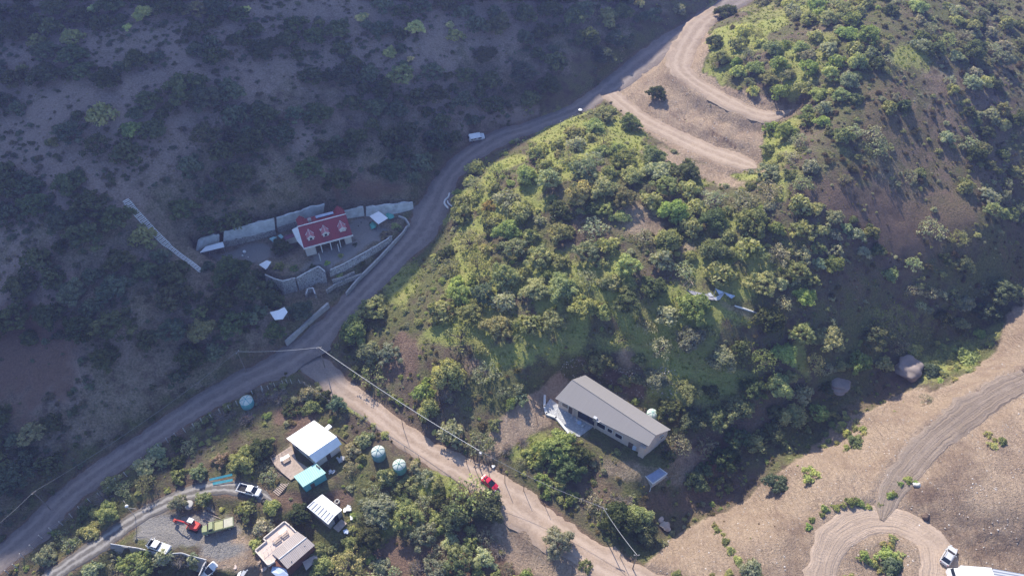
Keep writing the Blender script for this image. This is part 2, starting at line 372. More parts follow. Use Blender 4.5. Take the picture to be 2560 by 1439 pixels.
TAN = blobs('tan', [(610, 1390, 100, 60, 20, 1), (620, 1380, 70, 40, 20, 1), (1760, 430, 130, 22, 18, .9), (1680, 390, 60, 20, 25, .9), (560, 1400, 60, 30), (430, 1340, 40, 22, 0, .75), (1600, 560, 90, 45, 20, .6), (1180, 910, 45, 26, 0, .6), (1270, 1110, 70, 22, -30, .8), (1010, 890, 40, 45, 60, .4),
   (1560, 900, 50, 30, 30, .7), (1120, 990, 40, 20, 0, .5), (640, 1340, 40, 40, 0, .45), (1700, 620, 60, 30, 0, .5), (1840, 770, 90, 14, 25, .5)], TAN)
BRN = blobs('brown', [(1560, 960, 120, 22, 30, 1), (1330, 1040, 60, 30, -30, .8), (1000, 900, 50, 60, 50, .9), (640, 900, 120, 30, -20, .5), (420, 1060, 60, 40, 0, .6), (60, 900, 140, 190, 20, .8), (1250, 1180, 60, 18, 25, .5),
   (740, 1050, 70, 55, 0, .9), (960, 1250, 60, 40, -40, .45), (850, 1240, 40, 40, 0, .8), (500, 1280, 50, 20, 0, .6), (720, 1250, 60, 30, 0, .7), (1380, 420, 40, 90, 0, .4), (1750, 1130, 120, 70, -35, .7), (1900, 1050, 120, 50, -40, .6), (1250, 1400, 120, 60, 0, .8), (980, 1400, 90, 60, 0, .8), (1180, 1330, 120, 40, 0, .7), (2230, 300, 140, 120, 20, .5), (2250, 560, 240, 160, 0, .55), (2400, 400, 200, 200, 0, .5),
   (880, 470, 160, 26, 0, .8), (1100, 1400, 150, 80, 0, .75), (1350, 1370, 120, 60, 30, .6), (1640, 1260, 60, 40, 0, .6), (1500, 1230, 60, 50, 0, .5), (1720, 1000, 60, 40, 0, .5), (2440, 1250, 150, 90, 20, .55), (2440, 1350, 160, 50, 0, .8), (560, 1230, 90, 30, 0, .5),
   (1480, 250, 60, 18, -30, .8), (1740, 1250, 120, 60, -35, .6), (2180, 1000, 120, 30, -30, .5)])
GRN = blobs('green', [(1300, 510, 110, 30, -5, 1), (1390, 400, 26, 60, 0, 1), (1150, 800, 110, 36, -40, .9), (1260, 890, 100, 36, -10, 1), (1210, 700, 60, 30, 60, .7), (1100, 1210, 46, 50, 0, 1), (950, 1060, 120, 9, 38, 1), (1330, 1120, 80, 40, 0, .9),
   (1240, 1090, 60, 16, -40, 1), (1870, 80, 110, 30, -20, .9), (1850, 170, 60, 18, 0, .8), (2000, 30, 160, 30, 0, .6), (2280, 150, 90, 40, 0, .75), (1560, 870, 120, 30, 10, .7), (1650, 860, 110, 26, 20, .6), (1750, 760, 140, 40, 15, .7), (2000, 900, 20, 70, -10, .9), (1850, 950, 60, 30, 0, .6),
   (2400, 880, 160, 40, -20, .7), (560, 940, 60, 18, 0, .25), (1000, 720, 40, 70, 45, .7), (1450, 740, 40, 130, 10, .6), (1700, 1000, 60, 30, 0, .45), (2160, 380, 160, 70, 0, .3), (2250, 800, 140, 60, 0, .4), (960, 1310, 110, 36, -55, .8), (140, 850, 60, 60, 0, .35), (330, 690, 160, 20, -5, .25), (2060, 1250, 120, 18, -35, .7),
   (880, 1020, 60, 14, 40, .9), (640, 1200, 40, 20, 0, .4), (2220, 1400, 90, 50, 0, .35), (1660, 740, 60, 26, 0, .7), (780, 820, 40, 30, 0, .5), (690, 660, 60, 14, 0, .8), (1530, 660, 40, 60, 0, .5), (1720, 430, 50, 20, 30, .4)])
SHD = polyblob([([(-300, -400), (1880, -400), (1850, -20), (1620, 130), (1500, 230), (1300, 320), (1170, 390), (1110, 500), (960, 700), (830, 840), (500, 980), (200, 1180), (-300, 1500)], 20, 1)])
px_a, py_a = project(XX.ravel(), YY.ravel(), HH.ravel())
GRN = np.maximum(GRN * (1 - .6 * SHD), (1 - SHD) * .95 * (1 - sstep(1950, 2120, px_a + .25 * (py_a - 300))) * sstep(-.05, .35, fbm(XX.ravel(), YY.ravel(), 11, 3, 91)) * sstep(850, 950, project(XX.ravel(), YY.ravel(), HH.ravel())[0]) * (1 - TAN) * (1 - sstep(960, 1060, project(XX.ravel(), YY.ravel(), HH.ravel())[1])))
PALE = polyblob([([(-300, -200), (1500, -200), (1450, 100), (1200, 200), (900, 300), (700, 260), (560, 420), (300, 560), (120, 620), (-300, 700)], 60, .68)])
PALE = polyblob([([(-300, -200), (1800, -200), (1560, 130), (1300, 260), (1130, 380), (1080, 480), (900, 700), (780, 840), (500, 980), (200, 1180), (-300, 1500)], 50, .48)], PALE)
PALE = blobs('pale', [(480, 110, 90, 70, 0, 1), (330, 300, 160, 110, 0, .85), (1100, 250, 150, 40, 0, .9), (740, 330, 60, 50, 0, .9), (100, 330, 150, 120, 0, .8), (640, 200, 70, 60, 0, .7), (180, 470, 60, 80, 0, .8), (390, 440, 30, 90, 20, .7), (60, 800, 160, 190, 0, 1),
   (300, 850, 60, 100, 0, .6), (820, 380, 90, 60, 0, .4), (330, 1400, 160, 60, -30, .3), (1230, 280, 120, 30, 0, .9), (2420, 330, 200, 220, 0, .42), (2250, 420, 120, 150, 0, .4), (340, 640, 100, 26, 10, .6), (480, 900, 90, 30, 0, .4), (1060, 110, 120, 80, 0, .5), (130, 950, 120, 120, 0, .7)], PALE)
DRK = polyblob([([(2240, 1260), (2330, 1150), (2420, 1080), (2500, 1130), (2460, 1250), (2520, 1330), (2620, 1360), (2620, 1500), (2420, 1500), (2400, 1370), (2330, 1320), (2270, 1290)], 40, .52),
  ([(2210, 1265), (2225, 1215), (2310, 1105), (2400, 1015), (2560, 920), (2600, 900), (2600, 925), (2420, 1030), (2320, 1130), (2250, 1215), (2235, 1270)], 7, .8),
  ([(1920, 1310), (2020, 1290), (2090, 1300), (2060, 1380), (2050, 1460), (1960, 1460)], 16, .45)])
DRK = blobs('dark', [(1800, 345, 80, 7, 32, .8), (1700, 300, 60, 6, 35, .6), (1900, 255, 50, 8, 20, .6), (1560, 965, 110, 14, 30, .8), (2300, 1240, 60, 40, 0, .7)], DRK)
GRV = blobs('gravel', [(470, 1320, 150, 56, 0, 1), (560, 1375, 70, 30, 0, .8), (380, 1320, 60, 20, -30, .9), (640, 635, 60, 28, 0, 1), (900, 580, 60, 34, -20, 1), (830, 650, 90, 26, -25, .9), (560, 640, 60, 20, 0, .7), (1430, 1060, 60, 22, 35, .7)])
for k in RP:   # dusty shoulders
    d = RD[k]; sh = np.clip(1 - d / 2.2, 0, 1) * .62
    if k in ('main_road', 'side_road', 'driveway'): BRN = np.maximum(BRN, sh * 1.1)
    else: TAN = np.maximum(TAN, sh)
def link(o): COL.objects.link(o); return o
def np_mesh(name, V, F, m=None, smooth=False, mats=None, midx=None):
    me = bpy.data.meshes.new(name); V = np.asarray(V, np.float32); F = np.asarray(F, np.int32)
    k = F.shape[1]; me.vertices.add(len(V)); me.vertices.foreach_set('co', V.ravel())
    me.loops.add(F.size); me.loops.foreach_set('vertex_index', F.ravel())
    me.polygons.add(len(F)); me.polygons.foreach_set('loop_start', np.arange(0, F.size, k, dtype=np.int32))
    try: me.polygons.foreach_set('loop_total', np.full(len(F), k, np.int32))
    except Exception: pass
    if smooth: me.polygons.foreach_set('use_smooth', np.ones(len(F), bool))
    me.update(calc_edges=True); me.validate()
    if m: me.materials.append(m)
    return me
def setprops(o, label=None, cat=None, group=None, kind=None):
    if label: o['label'] = label
    if cat: o['category'] = cat
    if group: o['group'] = group
    if kind: o['kind'] = kind
    return o
ny, nx = XX.shape
ii = np.arange(ny * nx).reshape(ny, nx)
F = np.stack([ii[:-1, :-1], ii[:-1, 1:], ii[1:, 1:], ii[1:, :-1]], -1).reshape(-1, 4)
# ploughed furrows and rubble on the cleared ground, cut-bank runnels (real relief)
px_, py_ = project(XX.ravel(), YY.ravel(), HH.ravel())
q_ = np.clip(TAN, 0, 1); offr = np.ones(XX.size)
for k in RP: offr *= sstep(.2, 1.5, RD[k])
xr, yr = XX.ravel(), YY.ravel()
fur = np.exp(-(((px_ - 2440) / 120) ** 2 + ((py_ - 1350) / 60) ** 2)) 
rel = fur * .6 * vnoise(xr * .35 - yr * .2, yr * 1.3 + xr * .35, 40) + q_ * .34 * fbm(xr, yr, 3.2, 3, 41)
bank = np.exp(-(((px_ - 1790) / 130) ** 2 + ((py_ - 300) / 90) ** 2))
rel = rel + bank * .5 * vnoise(xr * 1.1 + yr * .5, yr * .22, 42) + bank * .35 * vnoise(xr * .5, yr * .5, 43)
for k in ('muddy_track', 'loop_track', 'lower_track', 'upper_track', 'side_road'):
    rel = rel + np.exp(-((RD[k] - 1.3) / .7) ** 2) * (.30 if k != 'side_road' else .12) * (.7 + 1.1 * fbm(xr, yr, 3, 3, 47))
rel = rel + q_ * .5 * np.clip(fbm(xr * .8 + yr * .5, yr * .35 - xr * .25, 6, 3, 52), -.3, .6)
HV = HH.ravel() + rel * offr
HH = HV.reshape(XX.shape)
me = np_mesh("hillside", np.stack([xr, yr, HV], 1), F, terrain_mat(), smooth=True)
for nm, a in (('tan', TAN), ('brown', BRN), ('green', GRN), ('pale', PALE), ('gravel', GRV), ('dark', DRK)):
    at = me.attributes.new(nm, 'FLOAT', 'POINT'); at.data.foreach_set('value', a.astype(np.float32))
terr = link(bpy.data.objects.new("hillside", me)); setprops(terr, kind='structure')

# roads as draped strips with irregular verges
def road_mat(name, c0, c1, track, ruts=False, start=None):
    m, t, b = mat(name, .95, .1); n = NB(t); c = n.coord()
    uv = n.new("ShaderNodeUVMap"); uv.uv_map = 'UVMap'
    sx = n.new("ShaderNodeSeparateXYZ"); n.l.new(uv.outputs[0], sx.inputs[0])
    u = sx.outputs[0]   # -1..1 across
    st = n.noise(n.mapping(uv.outputs[0], (4.5, .05, 1)), 1.0, 5, .6, .4)
    fi = n.noise(c, 2.5, 6, .7); md = n.noise(c, .4, 4)
    o = n.mix(n.ramp(fi, .3, .7), c0, c1); o = n.mix(n.ramp(n.noise(c, .22, 5, .7, .5), .42, .6, 0, .45), o, tuple(q * .78 for q in c0))
    wob = n.math('ADD', n.math('ABSOLUTE', u), n.math('MULTIPLY', n.math('SUBTRACT', n.noise(c, .8, 4), .5), .7))
    tr = n.ramp(n.math('ABSOLUTE', n.math('SUBTRACT', wob, .42)), .05, .3, .6, 0)
    o = n.mix(tr, o, track)
    o = n.mix(n.ramp(st, .52, .72, 0, .4), o, tuple(v * .72 for v in c0))
    o = n.mix(n.ramp(n.vor(c, 3.2), .05, .13, .5, 0), o, tuple(min(1, v * 1.35) for v in c1))
    if start: o = n.mix(n.ramp(n.math('ADD', sx.outputs[1], n.math('MULTIPLY', n.noise(c, .5, 4), 14)), 11, 26, .95, 0), o, n.mix(n.ramp(fi, .3, .7), *start))
    n.l.new(o, b.inputs['Base Color'])
    hh = n.math('ADD', n.math('MULTIPLY', fi, .5), n.math('MULTIPLY', st, 1.2 if ruts else .5))
    if ruts:
        lug = n.math('SINE', n.math('MULTIPLY', sx.outputs[1], 9))
        hh = n.math('ADD', hh, n.math('MULTIPLY', n.math('MULTIPLY', n.math('MULTIPLY', lug, tr), n.ramp(md, .48, .62)), .16))
    n.bump(hh, .9, .3 if ruts else .12, b)
    return m
def road(k, m, name, lift=0.0):
    A, hw = RP[k]; nA = len(A); cols = np.array([-1.25, -1.05, -.9, -.7, -.5, -.3, -.1, .1, .3, .5, .7, .9, 1.05, 1.25])
    T = np.gradient(A[:, :2], axis=0); T /= np.linalg.norm(T, axis=1)[:, None] + 1e-9
    Nn = np.stack([-T[:, 1], T[:, 0]], 1); V = []; UV = []
    s = np.r_[0, np.cumsum(np.linalg.norm(np.diff(A[:, :2], axis=0), axis=1))]
    for i in range(nA):
        el = 1 + .2 * vnoise(np.array([s[i] / 3.1]), np.array([3.3]), 5)[0] + .13 * vnoise(np.array([s[i] / .9]), np.array([1.3]), 6)[0]
        er = 1 + .2 * vnoise(np.array([s[i] / 2.7]), np.array([9.3]), 7)[0] + .13 * vnoise(np.array([s[i] / 1.1]), np.array([5.3]), 8)[0]
        for c in cols:
            off = c * hw[i] * (el if c < 0 else er); x = A[i, 0] + Nn[i, 0] * off; y = A[i, 1] + Nn[i, 1] * off
            z = A[i, 2] + lift + (.03 * (1 - c * c) if abs(c) < .95 else (-.045 if abs(c) < 1.1 else -.32))
            V.append((x, y, z)); UV.append((c, s[i]))
    nc = len(cols); jj = np.arange(nA * nc).reshape(nA, nc)
    Fs = np.stack([jj[:-1, 1:], jj[:-1, :-1], jj[1:, :-1], jj[1:, 1:]], -1).reshape(-1, 4)
    me = np_mesh(name, V, Fs, m, smooth=True)
    uvl = me.uv_layers.new(name='UVMap'); UV = np.array(UV, np.float32)
    li = np.empty(len(me.loops), np.int32); me.loops.foreach_get('vertex_index', li)
    uvl.data.foreach_set('uv', UV[li].ravel())
    o = link(bpy.data.objects.new(name, me)); setprops(o, kind='structure'); return o
M_road = road_mat("packed_gravel_road", (.18, .15, .135), (.28, .235, .21), (.33, .28, .25))
M_dirt = road_mat("dusty_dirt_road", (.34, .25, .185), (.48, .365, .28), (.53, .415, .33), start=((.18, .15, .135), (.30, .255, .225)))
M_trk = road_mat("cut_earth_track", (.29, .22, .165), (.43, .335, .26), (.46, .365, .29))
M_drv = road_mat("driveway_dirt", (.12, .11, .10), (.20, .18, .16), (.46, .43, .40))
M_mud = road_mat("rutted_mud_track", (.23, .18, .14), (.36, .285, .225), (.26, .20, .15), ruts=True)
M_loop = road_mat("raked_earth_track", (.35, .265, .20), (.50, .39, .305), (.41, .315, .24), ruts=True)
for a_ in M_loop.node_tree.nodes: pass
road('main_road', M_road, 'main_road'); road('side_road', M_dirt, 'side_road', .02)
road('lower_track', M_trk, 'lower_track', .02); road('upper_track', M_trk, 'upper_track', .04)
road('driveway', M_drv, 'driveway', .01); road('muddy_track', M_mud, 'muddy_track', .0); road('loop_track', M_loop, 'loop_track', .025)
from mathutils import noise as mnoise
# ---------------------------------------------------------------- mesh builder
class MB:
    def __init__(s): s.v = []; s.f = []
    def add(s, V, F): b = len(s.v); s.v += [Vector(p) for p in V]; s.f += [tuple(i + b for i in q) for q in F]; return s
    def box(s, c, d, rz=0.0, ry=0.0, rx=0.0):
        M = Matrix.Rotation(rz, 3, 'Z') @ Matrix.Rotation(ry, 3, 'Y') @ Matrix.Rotation(rx, 3, 'X'); c = Vector(c)
        V = [c + M @ Vector((x * d[0] / 2, y * d[1] / 2, z * d[2] / 2)) for z in (-1, 1) for x, y in ((-1, -1), (1, -1), (1, 1), (-1, 1))]
        return s.add(V, [(3, 2, 1, 0), (4, 5, 6, 7), (0, 1, 5, 4), (1, 2, 6, 5), (2, 3, 7, 6), (3, 0, 4, 7)])
    def slab(s, top, th=.1, down=Vector((0, 0, -1))):
        """closed sheet of thickness th under a polygon of 3-D points"""
        n = len(top); top = [Vector(p) for p in top]; bot = [p + down * th for p in top]
        return s.add(top + bot, [tuple(range(n)), tuple(range(2 * n - 1, n - 1, -1))] + [(i, n + i, n + (i + 1) % n, (i + 1) % n) for i in range(n)])
    def tube(s, pts, r0, r1=None, n=8):
        v, f = tubes([(pts, r0, r0 if r1 is None else r1)], n); b = len(v)
        caps = [tuple(range(n - 1, -1, -1)), tuple(range(b - n, b))]
        return s.add(v, f + caps)
    def lathe(s, prof, n=24, c=(0, 0, 0)):
        V = []; F = []
        for r, z in prof:
            for k in range(n): a = 2 * math.pi * k / n; V.append((c[0] + r * math.cos(a), c[1] + r * math.sin(a), c[2] + z))
        for i in range(len(prof) - 1):
            for k in range(n): F.append((i * n + k, i * n + (k + 1) % n, (i + 1) * n + (k + 1) % n, (i + 1) * n + k))
        F.append(tuple(range(n - 1, -1, -1))); F.append(tuple(range((len(prof) - 1) * n, len(prof) * n)))
        return s.add(V, F)
    def loft(s, secs):
        n = len(secs[0]); V = [p for q in secs for p in q]; F = []
        for i in range(len(secs) - 1):
            for k in range(n): F.append((i * n + k, i * n + (k + 1) % n, (i + 1) * n + (k + 1) % n, (i + 1) * n + k))
        F.append(tuple(range(n - 1, -1, -1))); F.append(tuple(range((len(secs) - 1) * n, len(secs) * n)))
        return s.add(V, F)
    def build(s, name, m, parent=None, smooth=False, bevel=0, org=None):
        me = bpy.data.meshes.new(name); o_ = Vector(org) if org is not None else (parent.location if (parent is not None and parent.get('_w')) else Vector((0, 0, 0)))
        bm = bmesh.new(); vs = [bm.verts.new(p - o_) for p in s.v]
        for q in s.f:
            try: bm.faces.new([vs[i] for i in q])
            except ValueError: pass
        bmesh.ops.recalc_face_normals(bm, faces=bm.faces); bm.to_mesh(me); bm.free(); me.materials.append(m)
        if smooth:
            me.polygons.foreach_set('use_smooth', [True] * len(me.polygons))
            try: me.set_sharp_from_angle(angle=R(40))
            except Exception: pass
        o = link(bpy.data.objects.new(name, me))
        if parent is not None:
            o.parent = parent
            if parent.get('_w') and parent.type != 'EMPTY': pass
        elif org is not None: o.location = o_
        if bevel: b = o.modifiers.new('bevel', 'BEVEL'); b.width = bevel; b.segments = 2; b.limit_method = 'ANGLE'
        return o
def tubes(paths, n=5):
    V = []; F = []
    for P, r0, r1 in paths:
        P = [Vector(p) for p in P]; base = len(V)
        for i, p in enumerate(P):
            d = (P[min(i + 1, len(P) - 1)] - P[max(i - 1, 0)]).normalized()
            a = d.orthogonal().normalized(); b = d.cross(a); r = r0 + (r1 - r0) * i / (len(P) - 1)
            for k in range(n):
                th = 2 * math.pi * k / n; V.append(tuple(p + (a * math.cos(th) + b * math.sin(th)) * r))
        for i in range(len(P) - 1):
            for k in range(n): F.append((base + i * n + k, base + i * n + (k + 1) % n, base + (i + 1) * n + (k + 1) % n, base + (i + 1) * n + k))
    return V, F
def thing(name, loc, label, cat, group=None, rz=0, world=False, tilt=None):
    o = bpy.data.objects.new(name, None); link(o); o.location = loc; o.rotation_euler = (0, 0, rz); o.empty_display_size = .5
    if tilt is not None: o.rotation_euler = tilt
    if world: o['_w'] = 1
    return setprops(o, label, cat, group)
def sub(o, par):   # o built in world-style coordinates of its grandparent: hang it under a part
    o.parent = par; return o
def at_h(px, py, h):
    """the point seen at a photo pixel that is h above the terrain"""
    d = ray(px, py); t = np.arange(110, 320, .25); hh = GRID(d[0] * t, d[1] * t) + h; i = max(1, int(np.argmax(CH + d[2] * t < hh))); tt = t[i]
    return Vector((d[0] * tt, d[1] * tt, CH + d[2] * tt))
def tilt_to(p, yaw, hl=2.0, hw=.9):
    """rotation that lays a vehicle heading yaw (from +X) on the slope at p"""
    f = Vector((math.cos(yaw), math.sin(yaw), 0)); l = Vector((-f.y, f.x, 0))
    zf = gz(*(p + f * hl).xy) - gz(*(p - f * hl).xy); zl = gz(*(p + l * hw).xy) - gz(*(p - l * hw).xy)
    X = (f * 2 * hl + Vector((0, 0, zf))).normalized(); Y = (l * 2 * hw + Vector((0, 0, zl))).normalized(); Z = X.cross(Y).normalized(); Y = Z.cross(X)
    return Matrix((X, Y, Z)).transposed().to_euler()

M_red = corrugated("red_sheet_roof", (.33, .05, .065), .45, (.22, .06, .07), .55, 0, .03, .3)
M_white = paint("white_paint", (.80, .79, .77), .5, .05, 2, (.6, .57, .52))
M_whiteroof = paint("white_sheet_metal", (.86, .87, .88), .35, .04, .8, (.72, .73, .75))
M_plaster = paint("pale_plaster", (.62, .57, .53), .9, .08, 1, (.42, .36, .31))
M_cream = paint("cream_plaster", (.56, .46, .39), .9, .08, 1, (.5, .4, .34))
M_dark = paint("dark_glass", (.02, .025, .035), .12, .2, 1, spec=.6)
M_black = paint("black_rubber", (.025, .025, .026), .8, .2, 4)
M_grey = paint("grey_render", (.36, .34, .33), .9, .14, .8, (.24, .22, .2), bump=.4)
M_conc = paint("concrete", (.45, .43, .41), .9, .12, 1.2, (.30, .28, .26), bump=.3)
M_stone = None
def stone_mat(name, a, b_, sc, mortar):
    m, t, b = mat(name, .92, .15); n = NB(t); c = n.coord()
    v = n.new("ShaderNodeTexVoronoi"); n.l.new(c, v.inputs[0]); v.inputs['Scale'].default_value = sc; v.feature = 'DISTANCE_TO_EDGE'
    v2 = n.new("ShaderNodeTexVoronoi"); n.l.new(c, v2.inputs[0]); v2.inputs['Scale'].default_value = sc
    o = n.mix(v2.outputs['Color'], a, b_); o = n.mix(n.ramp(n.noise(c, 3, 5), .35, .7, 0, .6), o, tuple(x * .7 for x in a))
    o = n.mix(n.ramp(v.outputs['Distance'], .02, .09, 1, 0), o, mortar); n.l.new(o, b.inputs['Base Color'])
    n.bump(n.ramp(v.outputs['Distance'], 0, .12), .8, .06, b); return m
M_stone = stone_mat("fieldstone_masonry", (.24, .22, .205), (.44, .41, .38), 1.6, (.52, .50, .47))
M_shot = paint("sprayed_concrete_face", (.62, .63, .62), .95, .2, .7, (.33, .31, .29), bump=.7, bsc=3)
M_cop = paint("white_concrete_coping", (.70, .69, .67), .9, .08, 1.5, (.5, .48, .45))
M_groof = corrugated("grey_sheet_roof", (.255, .24, .235), 1.05, (.235, .22, .215), .8, 0, .001, .6)
M_teal = corrugated("pale_turquoise_sheet", (.42, .70, .64), .42, (.30, .52, .50), .5, 0, .04, .25)
M_tealw = paint("turquoise_wall", (.10, .36, .38), .7, .1, 2, (.08, .25, .27))
M_turq = paint("turquoise_metal", (.12, .50, .52), .5, .15, 2, (.25, .4, .38))
M_wood = paint("weathered_boards", (.42, .33, .27), .85, .2, 2, (.25, .19, .15), bump=.4)
M_polew = paint("pole_timber", (.22, .19, .17), .9, .2, 4)
M_darkwood = paint("dark_timber", (.10, .075, .06), .85, .25, 3)
M_postw = paint("grey_post_wood", (.50, .47, .44), .9, .2, 4)
M_brick = paint("dark_red_brick", (.16, .075, .055), .9, .2, 3)
M_flatroof = corrugated("pinkish_fibre_cement_roof", (.46, .40, .37), .32, (.34, .29, .27), .85, 0, .03, .4)
M_terr = paint("pink_terrace_tiles", (.62, .50, .43), .8, .1, 1.5, (.5, .4, .34))
M_rust = paint("rusty_metal", (.20, .10, .06), .8, .3, 4)
M_metal = paint("galvanised_metal", (.45, .46, .48), .4, .1, 3, metal=.6)
M_dustw = paint("dusty_pale_canvas", (.48, .49, .52), .8, .2, 2, (.3, .28, .27))
M_blue = paint("blue_tarpaulin", (.24, .31, .50), .7, .15, 1.5, (.35, .40, .5))
M_pool = paint("blue_grey_slab_cover", (.25, .29, .40), .6, .14, 1.2, (.36, .38, .44))
M_lightb = paint("pale_blue_tarpaulin", (.50, .58, .72), .6, .14, 2, (.3, .36, .48))
M_cable = paint("pale_cable", (.62, .60, .58), .6, .05, 5)
M_wire = paint("grey_wire", (.30, .29, .30), .6, .05, 5)
M_mosaic = stone_mat("patio_stone_paving", (.42, .43, .45), (.66, .66, .66), 2.2, (.36, .36, .37))

def wpoly(L, z): return [W(a, b, z) for a, b in L]
def shrink(P, d):
    c = sum(P, Vector()) / len(P); return [p + (c - p).normalized() * d for p in P]
def prism(mb, P, z0):  # vertical walls from polygon P (at eave height) down to z0
    n = len(P); V = [Vector(p) for p in P] + [Vector((p.x, p.y, z0)) for p in P]
    mb.add(V, [(i, (i + 1) % n, n + (i + 1) % n, n + i) for i in range(n)] + [tuple(range(n)), tuple(range(2 * n - 1, n - 1, -1))]); return mb

# ---------------------------------------------------------------- long grey-roofed house
def long_house():
    ze, zr = 8.8, 10.5
    FL, FM, FR, BR, BL = W(1388, 995, ze), W(1500, 1056, ze), W(1622, 1115, ze), W(1677, 1073, ze), W(1463, 937, ze)
    RL, RR = W(1430.5, 948.5, zr), W(1639.5, 1087.5, zr)
    nrm = (RR - RL).cross(FL - RL)
    def onto(px, py, P0, n_): d = Vector(ray(px, py)); return Vector((0, 0, CH)) + d * ((P0 - Vector((0, 0, CH))).dot(n_) / d.dot(n_))
    FM, FR = onto(1500, 1054, RL, nrm), onto(1622, 1114, RL, nrm)
    nb = (RR - RL).cross(BL - RL); BR = onto(1677, 1073, RL, nb)
    o = (FL + FR + BR + BL) / 4; o.z = 4.6
    rt = thing("long_house", o, "long cream house with a grey gabled roof between the central hill and the gully", "house", world=True)
    a = math.atan2((RR - RL).y, (RR - RL).x); M = Matrix.Rotation(-a, 3, 'Z')
    for P in ([FL, FM, FR, RR, RL], [RL - Vector((0, 0, .003)), RR - Vector((0, 0, .003)), BR, BL]):
        mb = MB().slab([p - o for p in P], .14); mb.v = [M @ p for p in mb.v]; r_ = mb.build("roof", M_groof); r_.parent = rt; r_.rotation_euler = (0, 0, a)
    MB().tube([RL + Vector((0, 0, .02)), RR + Vector((0, 0, .02))], .09, n=6).build("ridge_cap", M_groof, rt)
    MB().tube([FL - Vector((0, 0, .05)), FR - Vector((0, 0, .05))], .07, n=5).build("gutter", M_grey, rt)
    c = (FL + FR + BR + BL) / 4
    ux = (FR - FL).normalized(); uy = Vector((-ux.y, ux.x, 0))
    wFL, wFR, wBR, wBL = FL + ux * .5 + uy * .75, FR - ux * .4 + uy * .35, BR - ux * .4 - uy * .35, BL + ux * .4 - uy * .35
    V = [Vector((p.x, p.y, z)) for p, z in ((wFL, 3.6), (wFR, 2.0), (wBR, 2.0), (wBL, 3.6), (wFL, ze - .12), (wFR, ze - .12), (wBR, ze - .12), (wBL, ze - .12))] + [RR - ux * .4 - Vector((0, 0, .3)), RL + ux * .4 - Vector((0, 0, .3))]
    MB().add(V, [(0, 1, 5, 4), (1, 2, 6, 8, 5), (2, 3, 7, 6), (3, 0, 4, 9, 7)]).build("wall", M_cream, rt)
    d = wFR - wFL; aa = math.atan2(d.y, d.x); nf = Vector((d.y, -d.x, 0)).normalized(); L = d.length
    def front(t, z, wd, h, nm, m, off=.03, dep=.1):
        p = wFL + d * t + nf * off; p.z = z; return MB().box(p, (wd, dep, h), aa).build(nm, m, rt)
    for t, wd, z, h in ((.08, 1.5, 7.0, 1.2), (.50, 2.0, 6.9, 1.5), (.60, 1.1, 6.9, 1.1), (.70, 1.6, 6.7, 1.3)):
        f = front(t, z, wd + .2, h + .2, "window", M_white); g_ = front(t, z, wd, h, "pane", M_dark, .09, .05); g_.parent = f
    front(.145, 6.2, .9, 2.2, "door", M_darkwood, .04); front(.84, 5.4, 1.2, 2.4, "door", M_darkwood, .04); front(.88, 5.3, .8, 2.0, "door", M_lightb, .05)
    front(.33, 6.6, 4.6, 2.4, "glass_front", M_dark, .03)
    p = wFR - d.normalized() * .7 + nf * .4; p.z = 5.4; MB().box(p, (1.3, .8, 6.2), aa).build("corner_pier", M_cream, rt)
    e = wBR - wFR; ae = math.atan2(e.y, e.x)
    p = wFR + e * .72; p.z = 7.6; f = MB().box(p, (1.0, .14, .7), ae).build("window", M_white, rt); MB().box(p, (.85, .2, .55), ae).build("pane", M_dark, rt).parent = f
    for t in (.2, .245, .44): q = FL + (FR - FL) * t + uy * .35; MB().box((q.x, q.y, 6.6), (.2, .2, 4.2), aa).build("porch_post", M_cream, rt)
    q = FL + (FR - FL) * .44; MB().box((q.x, q.y, ze + .2), (.8, .6, 1.3), aa).build("chimney", M_metal, rt)
    q = FL + (FR - FL) * .475; MB().lathe([(.05, 0), (.42, .12), (.5, .3), (.48, .3), (.38, .15), (.02, .05)], 16, (q.x, q.y, ze + .2)).build("dish", M_white, rt)
long_house()
pp = [at_h(*q, .0) for q in [(1376, 998), (1363, 1015), (1364, 1034), (1385, 1040), (1422, 1085), (1448, 1092), (1482, 1068), (1455, 1042), (1412, 1020), (1392, 1010)]]
zt = 4.75
o = MB().slab([Vector((p.x, p.y, zt)) for p in pp], .9).build("patio", M_mosaic, org=pp[0]); setprops(o, "stone-paved patio in front of the long house, half in its shade", "patio")
pc = [W(*q, zt) for q in [(1362, 990), (1361, 1016), (1366, 1035), (1390, 1044), (1424, 1086)]]
mb = MB()
for i in range(len(pc) - 1):
    d = pc[i + 1] - pc[i]; mb.box((pc[i] + pc[i + 1]) / 2 + Vector((0, 0, .0)), (d.length + .3, .5, .7), math.atan2(d.y, d.x))
o = mb.build("low_wall", M_cop, org=pc[0]); setprops(o, "white low stone wall edging the patio of the long house", "wall")
t_ = thing("patio_table", W(1448, 1060, zt), "small round table standing on the patio of the long house", "table")
MB().lathe([(.5, .70), (.5, .75)], 16).build("tabletop", M_lightb, t_); MB().tube([(0, 0, 0), (0, 0, .7)], .05).build("leg", M_metal, t_)
for i, (px, py, rz) in enumerate([(1443, 1053, .3), (1456, 1066, 2.6)]):
    c_ = thing("patio_chair", W(px, py, zt), ["white chair left of the round patio table", "white chair right of the round patio table"][i], "chair", "patio chairs", rz)
    MB().box((0, 0, .43), (.45, .45, .05)).build("seat", M_white, c_); MB().box((-.21, 0, .68), (.04, .45, .5)).build("backrest", M_white, c_)
    for sx in (-.19, .19):
        for sy in (-.19, .19): MB().tube([(sx, sy, 0), (sx, sy, .42)], .02).build("leg", M_white, c_)
